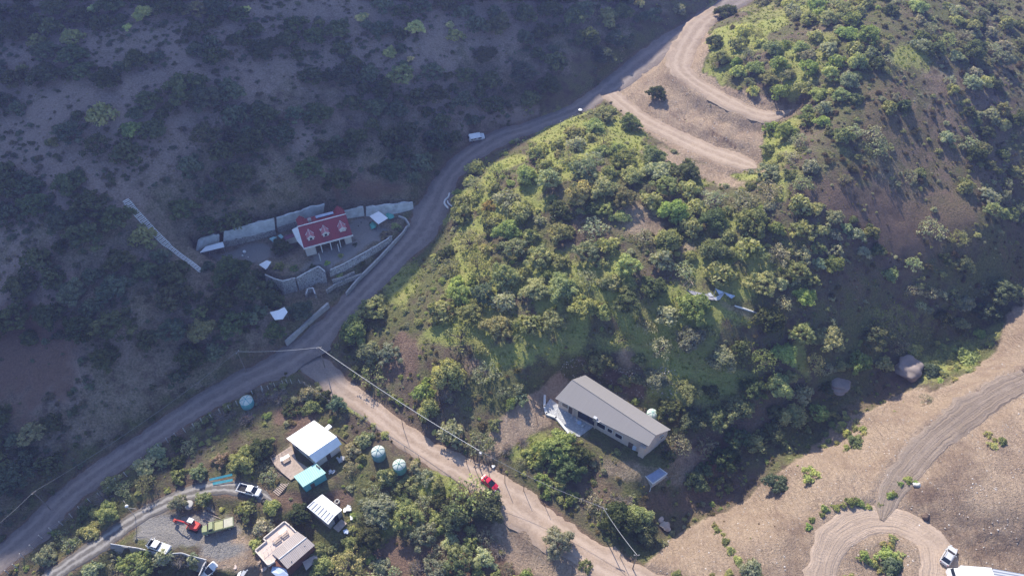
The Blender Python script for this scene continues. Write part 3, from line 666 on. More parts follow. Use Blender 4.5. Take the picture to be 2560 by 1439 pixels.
# blue-grey slab beside its right end
P = wpoly([(1597, 1173), (1632, 1209), (1668, 1183), (1624, 1151)], max(ground(*q).z for q in ((1597, 1173), (1632, 1209), (1668, 1183), (1624, 1151))) - 1.0)
sl_ = thing("water_cistern", P[0] - Vector((0, 0, 1)), "square blue-grey covered cistern below the right end of the long house", "cistern", world=True)
MB().slab(P, 1.6).build("tank_wall", M_conc, sl_); q = [p + Vector((0, 0, .05)) for p in shrink(P, .35)]; MB().slab(q, .046).build("cover", M_pool, sl_)
e_ = MB()
for i in range(4): e_.tube([P[i] + Vector((0, 0, .03)), P[(i + 1) % 4] + Vector((0, 0, .03))], .09)
e_.build("rim", M_cop, sl_)
bp = W(1628, 1215, 2.2)
o = MB().tube([bp, W(1624, 1228, 1.4)], .06).build("pipe", M_white, org=bp); setprops(o, "white outlet pipe below the square cistern", "pipe")
for i, (px, py, s) in enumerate([(1552, 1004, 1.3), (1562, 1011, 1.0), (1570, 1016, .9)]):
    g_ = at_h(px, py, .2); o = MB().box((0, 0, 0), (s, .9, .12), R(-40 + 20 * i), .1, .15).build("board", M_white); o.location = g_; setprops(o, ["largest white board leaning behind the long house", "middle white board behind the long house", "white board nearest the tank behind the long house"][i], "board", "white boards behind the long house")

# ---------------------------------------------------------------- red-roofed house
def red_house():
    o = W(760, 621, 15.3); o.z = 12; a = R(22.5)
    rt = thing("red_roof_house", o, "house with a red roof and three white dormers in the shaded valley", "house", rz=a)
    L = 12.5; e, r = 3.3, 6.5; yr = 4.9
    MB().slab([(0, 0, e), (L, 0, e), (L, yr, r), (0, yr, r)], .14).build("roof", M_red, rt)
    MB().slab([(.3, yr, r + .003), (L, yr, r + .003), (L, yr + 3.6, r - 1.1), (.3, yr + 3.6, r - 1.1)], .14).build("roof", M_red, rt)
    MB().box((L / 2, -.06, e - .05), (L + .3, .14, .42)).build("fascia", M_white, rt)
    MB().slab([(-.02, -.1, e + .03), (.1, yr, r + .06), (-1.5, yr + .1, r - .5), (-1.1, 2.4, e + 1.0)], .16).build("verge_panel", M_white, rt)
    MB().box((L / 2, yr, r + .04), (L, .3, .1)).build("ridge_cap", M_white, rt)
    MB().box((L / 2 + .2, 5.9, 1.6), (L - .6, 5.6, 3.2)).build("wall", M_plaster, rt)
    MB().box((1.5, 1.7, 1.6), (2.6, 2.6, 3.2)).build("front_room", M_plaster, rt); MB().box((L - 1.2, 2.0, 1.6), (1.7, 2.2, 3.2)).build("front_room", M_plaster, rt)
    w = MB(); w.add([(.3, .6, e - .1), (.3, yr, r - .2), (.3, 8.4, e - .1), (.5, .6, e - .1), (.5, yr, r - .2), (.5, 8.4, e - .1)], [(0, 1, 2), (3, 5, 4), (0, 3, 4, 1), (1, 4, 5, 2), (2, 5, 3, 0)]); w.build("gable_wall", M_white, rt)
    w = MB(); w.add([(L - .3, .6, e - .1), (L - .3, yr, r - .2), (L - .3, 8.4, e - .1), (L - .5, .6, e - .1), (L - .5, yr, r - .2), (L - .5, 8.4, e - .1)], [(0, 1, 2), (3, 5, 4), (0, 3, 4, 1), (1, 4, 5, 2), (2, 5, 3, 0)]); w.build("gable_wall", M_white, rt)
    for x in (4.2, 6.6, 9.0): MB().box((x, .3, 1.65), (.2, .2, 3.2)).build("porch_post", M_white, rt)
    for x in (4.6, 8.0): f = MB().box((x, 3.05, 1.5), (1.5, .1, 1.3)).build("window", M_white, rt); MB().box((x, 2.98, 1.5), (1.3, .04, 1.1)).build("pane", M_dark, rt).parent = f
    MB().box((6.3, 3.03, 1.1), (1.1, .1, 2.2)).build("door", M_darkwood, rt)
    sl = (r - e) / yr
    for i, x in enumerate((2.35, 6.15, 10.55)):
        y0 = 1.35; zb = e + y0 * sl; w_, hh = .75, .95; yb = y0 + (hh + .55) / sl; top = zb + hh + .55
        d = MB(); d.add([(x - w_, y0, zb - .1), (x + w_, y0, zb - .1), (x + w_, y0, zb + hh), (x, y0, top), (x - w_, y0, zb + hh), (x - w_, y0 + hh / sl, zb + hh), (x + w_, y0 + hh / sl, zb + hh), (x, yb, top)],
                    [(0, 1, 2, 3, 4), (0, 4, 5), (1, 6, 2), (2, 6, 7, 3), (4, 3, 7, 5)]); dm = d.build("dormer", M_white, rt)
        ov = .25
        rf = MB(); rf.slab([(x, y0 - ov, top + .1), (x, yb + .1, top + .1), (x - w_ - ov, y0 + hh / sl - .3, zb + hh - .1), (x - w_ - ov, y0 - ov, zb + hh - .1)], .07); rf.slab([(x, y0 - ov, top + .103), (x + w_ + ov, y0 - ov, zb + hh - .1), (x + w_ + ov, y0 + hh / sl - .3, zb + hh - .1), (x, yb + .1, top + .103)], .07)
        rf = rf.build("dormer_roof", paint("faded_red_tile", (.50, .20, .21), .7, .1, 3), rt); rf.parent = dm
        tr = MB(); tr.tube([(x - w_ - ov, y0 - ov, zb + hh - .06), (x, y0 - ov, top + .14), (x + w_ + ov, y0 - ov, zb + hh - .06)], .09, n=4); tr.tube([(x - w_ - ov, y0 + hh / sl - .2, zb + hh), (x, yb + .12, top + .16), (x + w_ + ov, y0 + hh / sl - .2, zb + hh)], .1, n=4); tr.tube([(x, y0 - ov, top + .14), (x, yb, top + .14)], .05, n=4)
        tr.build("trim", M_white, rt).parent = dm
        if i < 2: MB().box((x, y0 - .03, zb + .42), (.62, .06, .62)).build("dormer_window", M_dark, rt).parent = dm
        else: MB().box((x, y0 - .03, zb + .42), (.62, .06, .62)).build("dormer_window", M_cop, rt).parent = dm
    # rear cross gables and the flat white roof behind the ridge
    for x, wd in ((1.3, 2.2), (11.2, 2.0)):
        g = MB(); g.add([(x - wd / 2, yr + .2, r - .1), (x + wd / 2, yr + .2, r - .1), (x, yr + .3, r + .5), (x - wd / 2, yr + 3.9, r - .9), (x + wd / 2, yr + 3.9, r - .9), (x, yr + 4.1, r - .1)], [(0, 1, 2), (0, 2, 5, 3), (2, 1, 4, 5), (3, 5, 4)]); g.build("cross_gable", M_red, rt)
    MB().box((3.4, yr + 1.2, r + .05), (.9, .8, .9)).build("chimney", M_grey, rt)
    MB().box((7.4, yr + 2.2, r - .35), (4.6, 1.4, .1), 0, 0, R(-17)).build("skylight_panel", M_lightb, rt)
    MB().box((5.2, 3.0, e + 3.0 * sl + .1), (.3, .3, .12)).build("vent", M_white, rt)
    MB().box((-2.2, 6.2, 2.9), (3.2, 1.4, .14), 0, R(-6)).build("lean_to_roof", paint("dark_plum_roof", (.16, .07, .11), .8, .1, 2), rt)
    MB().box((-2.2, 6.7, 1.4), (3.0, .2, 2.8)).build("lean_to_wall", M_plaster, rt)
red_house()
def wall_run(name, label, base, zb, top, zt, thick, m, lean=0.0, cap=None, cat="wall", group=None, z_mid=None, m2=None):
    """wall along photo pixels: base line at height zb and top line at zt (both lists equally long; z may be lists)"""
    n = len(base); zb = zb if isinstance(zb, list) else [zb] * n; zt = zt if isinstance(zt, list) else [zt] * n
    B = [W(*base[i], zb[i]) for i in range(n)]; T = [W(*top[i], zt[i]) if top else Vector((B[i].x, B[i].y, zt[i])) for i in range(n)]
    rt = thing(name, B[0], label, cat, group, world=True)
    def strip(A, C, nm, mm, th):
        # densify with an irregular top line
        V = []; F = []; cols = []
        for i in range(n - 1):
            k = max(2, int((A[i + 1] - A[i]).length / .8))
            for j in range(k + (1 if i == n - 2 else 0)): t = j / k; cols.append((A[i].lerp(A[i + 1], t), C[i].lerp(C[i + 1], t)))
        for j, (p, q) in enumerate(cols):
            nb = cols[min(j + 1, len(cols) - 1)][0] - cols[max(j - 1, 0)][0]; nn = Vector((-nb.y, nb.x, 0)).normalized()
            if nn.y < 0: nn = -nn
            q = q + Vector((0, 0, random.uniform(-.28, .22) if top else random.uniform(-.05, .05)))
            V += [p + Vector((0, 0, -.4)), p, q, q + nn * th, p + nn * th + Vector((0, 0, -.4))]
        for j in range(len(cols) - 1):
            for k in range(4): F.append((j * 5 + k, (j + 1) * 5 + k, (j + 1) * 5 + k + 1, j * 5 + k + 1))
        F += [(0, 1, 2, 3, 4), tuple(len(V) - 5 + k for k in range(5))]
        MB().add(V, F).build(nm, mm, rt)
    if z_mid is not None:
        Mi = [b.lerp(t, .34) for b, t in zip(B, T)]; Mi = [Vector((b.x + (t.x - b.x) * .06, b.y + (t.y - b.y) * .06, z_mid)) for b, t in zip(B, T)]
        strip(B, Mi, "lower_wall", m2 or m, .4); strip(Mi, T, "upper_face", m, .5)
    else: strip(B, T, "masonry", m, thick)
    if cap:
        c = MB()
        for i in range(n - 1):
            d = T[i + 1] - T[i]; c.tube([T[i] + Vector((0, thick * .5, .05)), T[i + 1] + Vector((0, thick * .5, .05))], cap, n=6)
        c.build("coping", M_cop, rt)
    return rt
wall_run("retaining_wall", "pale sprayed-concrete retaining wall behind the left canopy", [(494, 640), (512, 632), (553, 617)], 12, [(496, 600), (514, 592), (548, 586)], [15.6, 16.4, 16.6], .4, M_shot, z_mid=13.8, m2=M_stone)
wall_run("retaining_wall", "long pale retaining wall behind the courtyard left of the red-roofed house", [(563, 619), (612, 607), (650, 598), (692, 588)], 12, [(560, 580), (612, 566), (645, 556), (686, 548)], [17, 17.2, 17.4, 17.4], .4, M_shot, z_mid=14.0, m2=M_stone)
wall_run("retaining_wall", "stone retaining wall directly behind the red-roofed house", [(697, 582), (735, 570), (780, 560), (812, 550)], 12, [(692, 546), (735, 533), (776, 519), (812, 511)], [17, 17.2, 17.6, 17.8], .4, M_shot, z_mid=14.4, m2=M_stone)
wall_run("retaining_wall", "short pale wall right behind the red-roofed house", [(858, 548), (885, 544), (911, 540)], 12, [(855, 530), (880, 522), (908, 516)], [14.4, 14.8, 15], .4, M_shot)
wall_run("retaining_wall", "pale rounded retaining wall above the square white canopy", [(915, 541), (955, 540), (1000, 532), (1034, 521)], [12, 12, 12, 12.2], [(915, 518), (955, 514), (995, 510), (1032, 505)], [14.6, 14.8, 14.6, 14.2], .5, M_shot)
wall_run("stone_wall", "curved stone retaining wall below the courtyard, left bay", [(667, 716), (690, 724), (712, 738), (746, 730)], [9.2, 9, 8.4, 8.4], [(662, 688), (684, 698), (706, 704), (738, 697)], 12.25, .5, M_stone, cap=.14)
wall_run("stone_wall", "curved stone retaining wall below the courtyard, right bay", [(750, 729), (775, 718), (795, 706), (818, 706)], [8.4, 8.6, 8.8, 9], [(741, 697), (765, 683), (796, 668), (812, 680)], [12.25, 12.25, 12.25, 11.9], .5, M_stone, cap=.14)
wall_run("terrace_wall", "upper garden terrace wall right of the stone walls", [(826, 690), (860, 676), (900, 654), (940, 630), (982, 602)], [10.8, 10.9, 11, 11, 11], [(826, 676), (858, 662), (896, 641), (938, 618), (980, 592)], 12.2, .6, M_stone, cap=.12)
wall_run("terrace_wall", "pale middle garden terrace wall above the road parapet", [(832, 706), (860, 698), (888, 684)], [9.9, 9.9, 9.9], None, [10.7, 10.7, 10.6], .4, M_stone)
wall_run("terrace_wall", "low curved terrace wall just above the road entrance", [(818, 732), (840, 716), (870, 704), (905, 690)], [8.8, 9, 9.2, 9.4], None, [9.7, 9.9, 10.1, 10.2], .4, M_stone)
wall_run("road_parapet", "long white kerb wall between the road and the garden terraces", [(868, 737), (895, 704), (935, 664), (975, 622), (1010, 585), (1022, 566), (1012, 551), (996, 545)], [8.1, 8.8, 9.6, 10.4, 11, 11.4, 11.6, 11.7], None, [8.9, 9.6, 10.4, 11.2, 11.8, 12.2, 12.4, 12.4], .4, M_conc)
wall_run("road_parapet", "white parapet on the edge of the road below the lower white canopy", [(718, 862), (755, 830), (790, 797), (824, 766)], [6.0, 6.5, 7.0, 7.6], None, [7.3, 7.8, 8.3, 8.8], .6, M_conc)
wall_run("stone_wall", "small stone tower wall with white edge beside the entrance bay", [(770, 748), (773, 738), (786, 735), (790, 748)], [8, 8, 8, 8], None, [9.9, 10.2, 10.2, 9.9], .4, M_stone, cap=.1)
tb = wall_run("yard_wall", "tall grey wall holding up the yard behind the round olive tree", [(276, 1378), (346, 1398), (405, 1416), (454, 1412), (478, 1424), (516, 1430)], [-2.4, -3.2, -3.6, -3.6, -3.6, -3.2], [(276, 1360), (346, 1371), (405, 1386), (454, 1382.5), (478, 1390.5), (516, 1400)], [.2, .3, .35, .4, .4, .4], .25, M_grey, cap=.09)
wall_run("yard_wall", "short grey wall beside the small white van at the bottom edge", [(514, 1420), (498, 1456)], [-2.6, -2.8], [(514, 1404), (498, 1438)], [.3, .3], .25, M_grey, cap=.08)
def canopy(px4, z, zg, m, label, name="canopy", th=.1, posts=True):
    P = [W(*q, z if not isinstance(z, list) else z[i]) for i, q in enumerate(px4)]
    rt = thing(name, Vector((P[0].x, P[0].y, zg)), label, "canopy", world=True)
    MB().slab(P, th).build("roof_panel", m, rt)
    if posts:
        for p in shrink(P, .3)[:4]: MB().tube([(p.x, p.y, min(zg, gz(p.x, p.y))), (p.x, p.y, p.z - th * .6)], .05).build("post", M_metal, rt)
    return rt
canopy([(498, 632), (514, 616), (557, 604), (561, 617)], [14.6, 14.9, 14.9, 14.5], 12, M_whiteroof, "long white sheet canopy at the left end of the courtyard")
canopy([(923.5, 540), (947, 528), (970, 545), (946, 560)], 14.5, 12, M_whiteroof, "square white canopy right of the red-roofed house")
canopy([(647, 661), (667, 650), (678, 654), (669, 668), (664, 673)], [13.4, 13.6, 13.5, 13.3, 13.2], 12, M_whiteroof, "small white awning at the lower edge of the courtyard")
canopy([(674.5, 780), (697, 774), (711, 767), (719, 779), (707, 797), (687, 799)], [ground(695, 790).z + q for q in (2.2, 2.4, 2.4, 2.3, 2.0, 2.0)], ground(695, 790).z, M_whiteroof, "lower white canopy among the dark trees above the road")
def tarp(px, z, m, label, name="tarpaulin"):
    P = [W(*q, z) for q in px]; c = sum(P, Vector()) / len(P); n = 9; V = []; F = []
    ang = [math.atan2(p.y - c.y, p.x - c.x) for p in P]
    mb = MB(); V.append(c + Vector((0, 0, .55))); N = len(P)
    for ring, f in ((1, .5), (2, 1.0)):
        for p in P:
            q = c.lerp(p, f * random.uniform(.9, 1.06)); q.z = z + (.6 - .5 * f) + random.uniform(-.12, .2); V.append(q)
    for i in range(N): F.append((0, 1 + i, 1 + (i + 1) % N)); F.append((1 + i, 1 + N + i, 1 + N + (i + 1) % N, 1 + (i + 1) % N))
    o = mb.add(V, F).build(name, m, org=c); so_ = o.modifiers.new('thick', 'SOLIDIFY'); so_.thickness = .03; setprops(o, label, "tarpaulin"); return o
M_gtarp = paint("green_tarpaulin", (.10, .40, .34), .7, .15, 2, (.06, .25, .22))
tarp([(964, 536), (970, 532), (984, 536), (986, 544), (976, 549), (966, 547)], 12.8, M_gtarp, "green tarpaulin heap right of the square white canopy")
tarp([(924, 562), (932, 555), (941, 560), (940, 570), (928, 574)], 12.6, M_gtarp, "green tarpaulin heap left below the square white canopy")
tarp([(672, 598), (684, 592), (692, 594), (691, 604), (683, 606)], 12.8, paint("pale_green_cloth", (.40, .62, .60), .8, .1, 3), "pale green cloth hung over the dark round tree, left piece")
tarp([(694, 590), (702, 586), (709, 593), (704, 598)], 13.0, paint("pale_green_cloth", (.40, .62, .60), .8, .1, 3), "pale green cloth over the dark round tree, right piece")
for i, (px, py, s, lab) in enumerate([(612, 632, .55, "large white urn in the courtyard left of the awning"), (607, 641, .4, "grey pot below the large white urn in the courtyard"), (621, 644, .3, "small white pot right of the white urn in the courtyard"), (903, 557, .3, "dark round pot on the paving left of the square white canopy"), (896, 566, .28, "dark small pot on the paving right of the red-roofed house")]):
    o = MB().lathe([(.25 * s / .5, 0), (.5 * s / .5, .35), (.42 * s / .5, .8), (.5 * s / .5, .9), (.3 * s / .5, .9)], 16).build("garden_pot", M_white if i < 3 else M_black, smooth=True); o.location = W(px, py, 12.03); o.scale = (s * 1.3,) * 3; setprops(o, lab, "pot", "garden pots")
for i, (px, py) in enumerate([(797, 634), (844, 611)]):
    p = W(px, py, 14.6); o = MB().tube([(p.x, p.y, 12), (p.x, p.y, 14.7)], .09).build("garden_post", M_white, org=(p.x, p.y, 12)); setprops(o, ["white post at the left of the terrace before the red-roofed house", "white post at the right of the terrace before the red-roofed house"][i], "post", "white terrace posts")
# white stairway up the shaded hillside
def stairway():
    path = [(503, 678), (470, 652), (440, 630), (412, 607), (385, 580), (355, 548), (330, 520), (312, 498)]
    Pn = [ground(*q) for q in path]; L = cat(Pn, .42)
    rt = thing("stairway", L[0], "long straight white stairway climbing the shaded hillside at the left", "stairway", world=True)
    st = MB(); sr = MB(); nL = len(L)
    for i in range(nL - 1):
        d = L[i + 1] - L[i]; a = math.atan2(d.y, d.x); z = gz(L[i].x, L[i].y) + .12; wd = 1.5 if i > nL * .42 else .9
        st.box((L[i].x, L[i].y, z + (.06 if i % 2 else 0)), (.22, wd, .14), a)
    st.build("steps", M_white, rt)
    for sgn in (-1, 1):
        pts = []
        for i in range(0, nL - 1, 3):
            d = (L[i + 1] - L[i]); nn = Vector((-d.y, d.x, 0)).normalized() * sgn * (.8 if i > nL * .42 else .5); q = L[i] + nn; pts.append((q.x, q.y, gz(q.x, q.y) + .1))
        MB().tube(pts, .1, n=4).build("stringer", M_cop, rt)
stairway()
# ---------------------------------------------------------------- sheds and houses in the lower left
def white_house():
    R1, R2 = W(772, 1138, 6.9), W(842, 1091, 6.9); E1, E2 = W(789, 1156, 5.5), W(854, 1109, 5.5); B1, B2 = W(716, 1095, 5.3), W(785, 1048, 5.3); Bm = W(748, 1064, 5.35)
    c = Vector((-43.5, 87, 2.4)); rt = thing("white_roof_house", c, "small house with a bright white metal roof above the wooden deck", "house", world=True)
    u = (R2 - R1).normalized(); v = (B1 - R1); v.z = 0; v.normalize()
    B2_ = B1 + (R2 - R1); B2_.z = 5.3
    MB().slab([R1, R2, B2_, B1], .1).build("roof", M_whiteroof, rt)
    MB().slab([R2 + Vector((0, 0, -.003)), R1 + Vector((0, 0, -.003)), E1, E2], .1).build("roof", M_whiteroof, rt)
    MB().box((R2 + B2_) / 2 * .55 + (R2 + B2_) / 2 * .45 + Vector((.6, .3, -.1)), (1.0, 1.3, .3), math.atan2(v.y, v.x)).build("roof_vent", M_whiteroof, rt)
    e1, e2, b1, b2 = E1.lerp(B2_, .06), E2.lerp(B1, .06), B1.lerp(E2, .06), B2_.lerp(E1, .06)
    mb = MB(); F4 = [e1, e2, b2, b1]; V = [Vector((p.x, p.y, 1.0)) for p in F4] + [Vector((p.x, p.y, 5.1)) for p in F4] + [R1.lerp(R2, .04) - Vector((0, 0, .2)), R2.lerp(R1, .04) - Vector((0, 0, .2))]
    mb.add(V, [(0, 1, 5, 4), (1, 2, 6, 9, 5), (2, 3, 7, 6), (3, 0, 4, 8, 7)]); mb.build("wall", M_plaster, rt)
    for t in (.25, .7): p = b1.lerp(e1, t); d = e1 - b1; a = math.atan2(d.y, d.x); f = MB().box((p.x, p.y, 3.9), (1.2, .16, 1.0), a).build("window", M_white, rt); MB().box((p.x, p.y, 3.9), (1.0, .22, .8), a).build("pane", M_dark, rt).parent = f
    p = e1.lerp(e2, .5); d = e2 - e1; a = math.atan2(d.y, d.x); MB().box((p.x, p.y, 3.4), (1.0, .16, 2.0), a).build("door", M_darkwood, rt)
white_house()
def deck():
    P = [W(*q, 2.75) for q in [(678, 1146), (728, 1113), (742, 1150), (770, 1168), (757, 1180), (727, 1199), (702, 1178), (690, 1168)]]
    rt = thing("wooden_deck", Vector((P[0].x, P[0].y, 1.2)), "weathered wooden deck left of the white-roofed house", "deck", world=True)
    MB().slab(P, .14).build("deck_boards", M_wood, rt)
    for p in shrink(P, .3): MB().tube([(p.x, p.y, gz(p.x, p.y) - .2), (p.x, p.y, 2.7)], .08).build("post", M_darkwood, rt)
    rl = MB(); Q = [P[6], P[7], P[0], P[1]]
    for z in (3.2, 3.65): rl.tube([(p.x, p.y, z) for p in Q], .035, n=5)
    for i in range(3):
        for k in range(6): p = Q[i].lerp(Q[i + 1], k / 6); rl.tube([(p.x, p.y, 2.7), (p.x, p.y, 3.65)], .03, n=5)
    rl.build("railing", M_wood, rt)
    a = R(38); t_ = thing("garden_table", W(715, 1147, 2.75), "long pale table on the wooden deck", "table", rz=a)
    MB().box((0, 0, .74), (1.9, .8, .05)).build("tabletop", M_white, t_)
    for sx in (-.8, .8):
        for sy in (-.3, .3): MB().tube([(sx, sy, 0), (sx, sy, .72)], .035).build("leg", M_wood, t_)
    for i, (px, py) in enumerate([(718, 1155), (704, 1150)]):
        b = thing("bench", W(px, py, 2.75), ["dark bench on the right of the pale deck table", "white bench left of the pale deck table"][i], "bench", "benches on the deck", rz=a if i == 0 else a + 1.2)
        MB().box((0, 0, .43), (1.5 if i == 0 else 1.0, .32, .06)).build("seat", M_wood if i == 0 else M_white, b)
        for sx in (-.4, .4): MB().box((sx, 0, .2), (.06, .3, .4)).build("leg", M_wood, b)
    s = thing("wooden_stairs", W(709, 1196, 2.0), "dark slatted wooden stairs leading down from the deck", "stairs", world=True)
    a0, a1 = W(716, 1203, 2.2), ground(691, 1233); tr = MB(); d = a1 - a0; aa = math.atan2(d.y, d.x); nrm = Vector((-d.y, d.x, 0)).normalized()
    for k in range(9): p = a0.lerp(a1, k / 8); tr.box(p + Vector((0, 0, .1)), (.24, 1.7, .06), aa)
    tr.build("treads", M_wood, s)
    for sg in (-1, 1): MB().tube([a0 + nrm * .85 * sg, a1 + nrm * .85 * sg], .08, n=4).build("stringer", M_darkwood, s)
deck()
def teal_shed():
    A, B, C_, D = W(734, 1190, 5.1), W(757.5, 1216.5, 5.1), W(815, 1181, 5.3), W(790, 1157, 5.3)
    rt = thing("turquoise_shed", (A.x, A.y, 2.2), "turquoise shed with a ribbed pale green roof below the white-roofed house", "shed", world=True)
    a = math.atan2(C_.y - B.y, C_.x - B.x)
    # roof in a frame turned with the shed so that the ribs run down the slope
    rp = MB().slab([p - A for p in (A, B, C_, D)], .07); M = Matrix.Rotation(-a, 3, 'Z'); rp.v = [M @ p for p in rp.v]; o = rp.build("roof", M_teal); o.parent = rt; o.rotation_euler = (0, 0, a); o.location = A - rt.location
    P = shrink([A, B, C_, D], .3); prism(MB(), [p - Vector((0, 0, .1)) for p in P], 1.0).build("wall", M_tealw, rt)
    p = P[1].lerp(P[2], .35); MB().box((p.x, p.y, 3.2), (.9, .1, 1.9), a).build("door", M_darkwood, rt)
    p = W(795, 1166, 5.4); MB().box((p.x, p.y, 5.42), (.22, 1.2, .14), .9).build("roof_beam", M_darkwood, rt)
teal_shed()
def striped_shed():
    L0, T0, R0, B0 = W(767, 1266, 2.9), W(805.5, 1234.5, 2.9), W(855.5, 1273, 2.9), W(820.5, 1310, 2.9)
    r0, r1 = W(784.5, 1250, 3.4), W(838, 1288, 3.4)
    rt = thing("striped_shed", (L0.x, L0.y, .2), "shed with a white roof crossed by dark strips right of the flat-roofed house", "shed", world=True)
    MB().slab([L0, B0, r1, r0], .08).build("roof", M_whiteroof, rt); MB().slab([r0 - Vector((0, 0, .004)), r1 - Vector((0, 0, .004)), R0, T0], .08).build("roof", M_whiteroof, rt)
    for k in range(7):
        t = .05 + k * .145; a, b = L0.lerp(B0, t), r0.lerp(r1, t); MB().tube([a.lerp(b, .08) + Vector((0, 0, .02)), a.lerp(b, .97) + Vector((0, 0, .02))], .06, n=4).build("roof_strip", M_darkwood, rt)
    P = shrink([L0, B0, R0, T0], .3); prism(MB(), [p - Vector((0, 0, .12)) for p in P], -.8).build("wall", M_grey, rt)
    p = P[1].lerp(P[2], .55); a = math.atan2((P[2] - P[1]).y, (P[2] - P[1]).x); MB().box((p.x, p.y, 1.4), (1.1, .1, 2.1), a).build("door", M_dark, rt)
    q = P[1].lerp(P[2], .5) + Vector((.9, -.9, -1.6)); MB().box((q.x, q.y, .5), (2.4, 1.6, .1), a).build("porch_floor", M_wood, rt)
striped_shed()
def flat_house():
    zr = 2.6; zg = -1.6
    rt = thing("flat_roof_house", W(690, 1380, zg), "flat-roofed house with a pink roof terrace at the bottom edge", "house", world=True)
    # terrace polygon (left) and sheet roof (right)
    T = wpoly([(637.5, 1374.5), (670, 1411.5), (686, 1402), (740, 1329), (725, 1313), (711, 1302), (658, 1345), (665, 1351)], zr - .35)
    prism(MB(), wpoly([(640, 1375), (670, 1410), (718, 1419), (784, 1361), (742, 1327), (712, 1304), (660, 1346), (666, 1352)], zr - .5), zg - .6).build("wall", M_brick, rt)
    MB().slab(T, .13).build("roof_terrace", M_terr, rt)
    r0, r1 = W(697.4, 1397.3, zr + .35), W(766, 1343, zr + .35)
    F1 = [W(679, 1381, zr), r0, r1, W(743, 1327, zr)]
    a = math.atan2((r1 - r0).y, (r1 - r0).x); M = Matrix.Rotation(-a, 3, 'Z')
    for P in (F1, [r0, W(718.7, 1421, zr - .1), W(787, 1361.6, zr - .1), r1]):
        mb = MB().slab([p - r0 for p in P], .08); mb.v = [M @ p for p in mb.v]; o = mb.build("sheet_roof", M_flatroof); o.parent = rt; o.rotation_euler = (0, 0, a); o.location = r0 - rt.location
    MB().tube([r0 + Vector((0, 0, .05)), r1 + Vector((0, 0, .05))], .1, n=6).build("ridge_cap", M_white, rt)
    pz = zr + .0
    for seg in ([(637.5, 1374.5), (670, 1411.5), (686, 1402)], [(637.5, 1374.5), (665.5, 1351.5), (658, 1345), (711, 1302), (725, 1313), (740, 1328)]):
        mb = MB(); Q = wpoly(seg, pz)
        for i in range(len(Q) - 1): d = Q[i + 1] - Q[i]; mb.box((Q[i] + Q[i + 1]) / 2 - Vector((0, 0, .3)), (d.length + .18, .2, .75), math.atan2(d.y, d.x))
        mb.build("parapet", paint("cream_parapet", (.72, .64, .56), .9, .06, 1, (.55, .46, .4)), rt)
    for px, py in ((728, 1400), (761, 1362)): p = W(px, py, zr + .25); MB().tube([p - Vector((0, 0, .35)), p], .12).build("vent_pipe", M_grey, rt)
    MB().slab([W(*q, -.4) for q in [(756, 1404), (792, 1382), (794, 1396), (765, 1424)]], .2).build("lower_ledge", M_terr, rt)
    mb = MB()
    for i in range(4): p = W(660 + i * 9, 1384 - i * 8, zr - .15); mb.tube([p, p + Vector((0, 0, 1.0))], .03)
    p, q = W(654, 1383, zr + .5), W(690, 1352, zr + .5); mb.tube([p, q], .03); mb.build("clothes_line", M_metal, rt)
    for i, (px, py, lab) in enumerate([(709, 1330, "long white table on the roof terrace of the flat-roofed house"), (690, 1345, "pinkish table left of the white table on the roof terrace")]):
        t_ = thing("terrace_table", W(px, py, zr - .34), lab, "table", "tables on the roof terrace", rz=R(43))
        MB().box((0, 0, .74), (1.7, .7, .05)).build("tabletop", M_white if i == 0 else M_terr, t_)
        for sx in (-.7, .7):
            for sy in (-.28, .28): MB().tube([(sx, sy, 0), (sx, sy, .72)], .035).build("leg", M_wood, t_)
        b_ = thing("terrace_bench", W(px + 6, py + 9, zr - .34), ["bench right of the white table on the roof terrace", "bench right of the pinkish table on the roof terrace"][i], "bench", "benches on the roof terrace", rz=R(43))
        MB().box((0, 0, .42), (1.5, .3, .05)).build("seat", M_wood, b_)
        for sx in (-.6, .6): MB().box((sx, 0, .2), (.06, .28, .4)).build("leg", M_wood, b_)
flat_house()
tarp([(684, 1404), (695, 1402), (704, 1412), (718, 1424), (724, 1440), (700, 1448), (678, 1430)], 1.4, M_lightb, "pale blue and white tarpaulin lying against the flat-roofed house")
for i, (px, py, r, m, lab) in enumerate([(661, 1422, .7, M_terr, "pale pink crate heap left of the tarpaulin at the bottom edge"), (649, 1408, .4, M_wood, "wooden crate at the foot of the flat-roofed house"), (868, 1272, .9, M_metal, "grey scrap metal heap right of the striped shed"), (880, 1294, .5, M_white, "white sheet scrap right of the striped shed"), (866, 1328, .6, M_lightb, "pale blue plastic heap below the striped shed"), (852, 1150, 1.0, M_conc, "grey rubble pile beside the white-roofed house"), (830, 1182, .7, M_metal, "stack of grey sheets right of the turquoise shed"), (588, 1418, .5, M_terr, "pale scrap lying on the yard near the small white van"), (607, 1434, 1.1, M_metal, "grey metal sheet at the bottom edge right of the yard"), (1232, 1168, .5, M_cop, "white block on the verge above the red car")]):
    g_ = at_h(px, py, .1); mb = MB()
    for k in range(5): mb.box((random.uniform(-.5, .5) * r, random.uniform(-.5, .5) * r, r * .12 * k + .1), (r * random.uniform(.7, 1.4), r * random.uniform(.4, 1), r * .22), random.uniform(0, 3), random.uniform(-.2, .2))
    o = mb.build("scrap_heap", m); o.location = g_; setprops(o, lab, "heap", "heaps of scrap around the sheds")
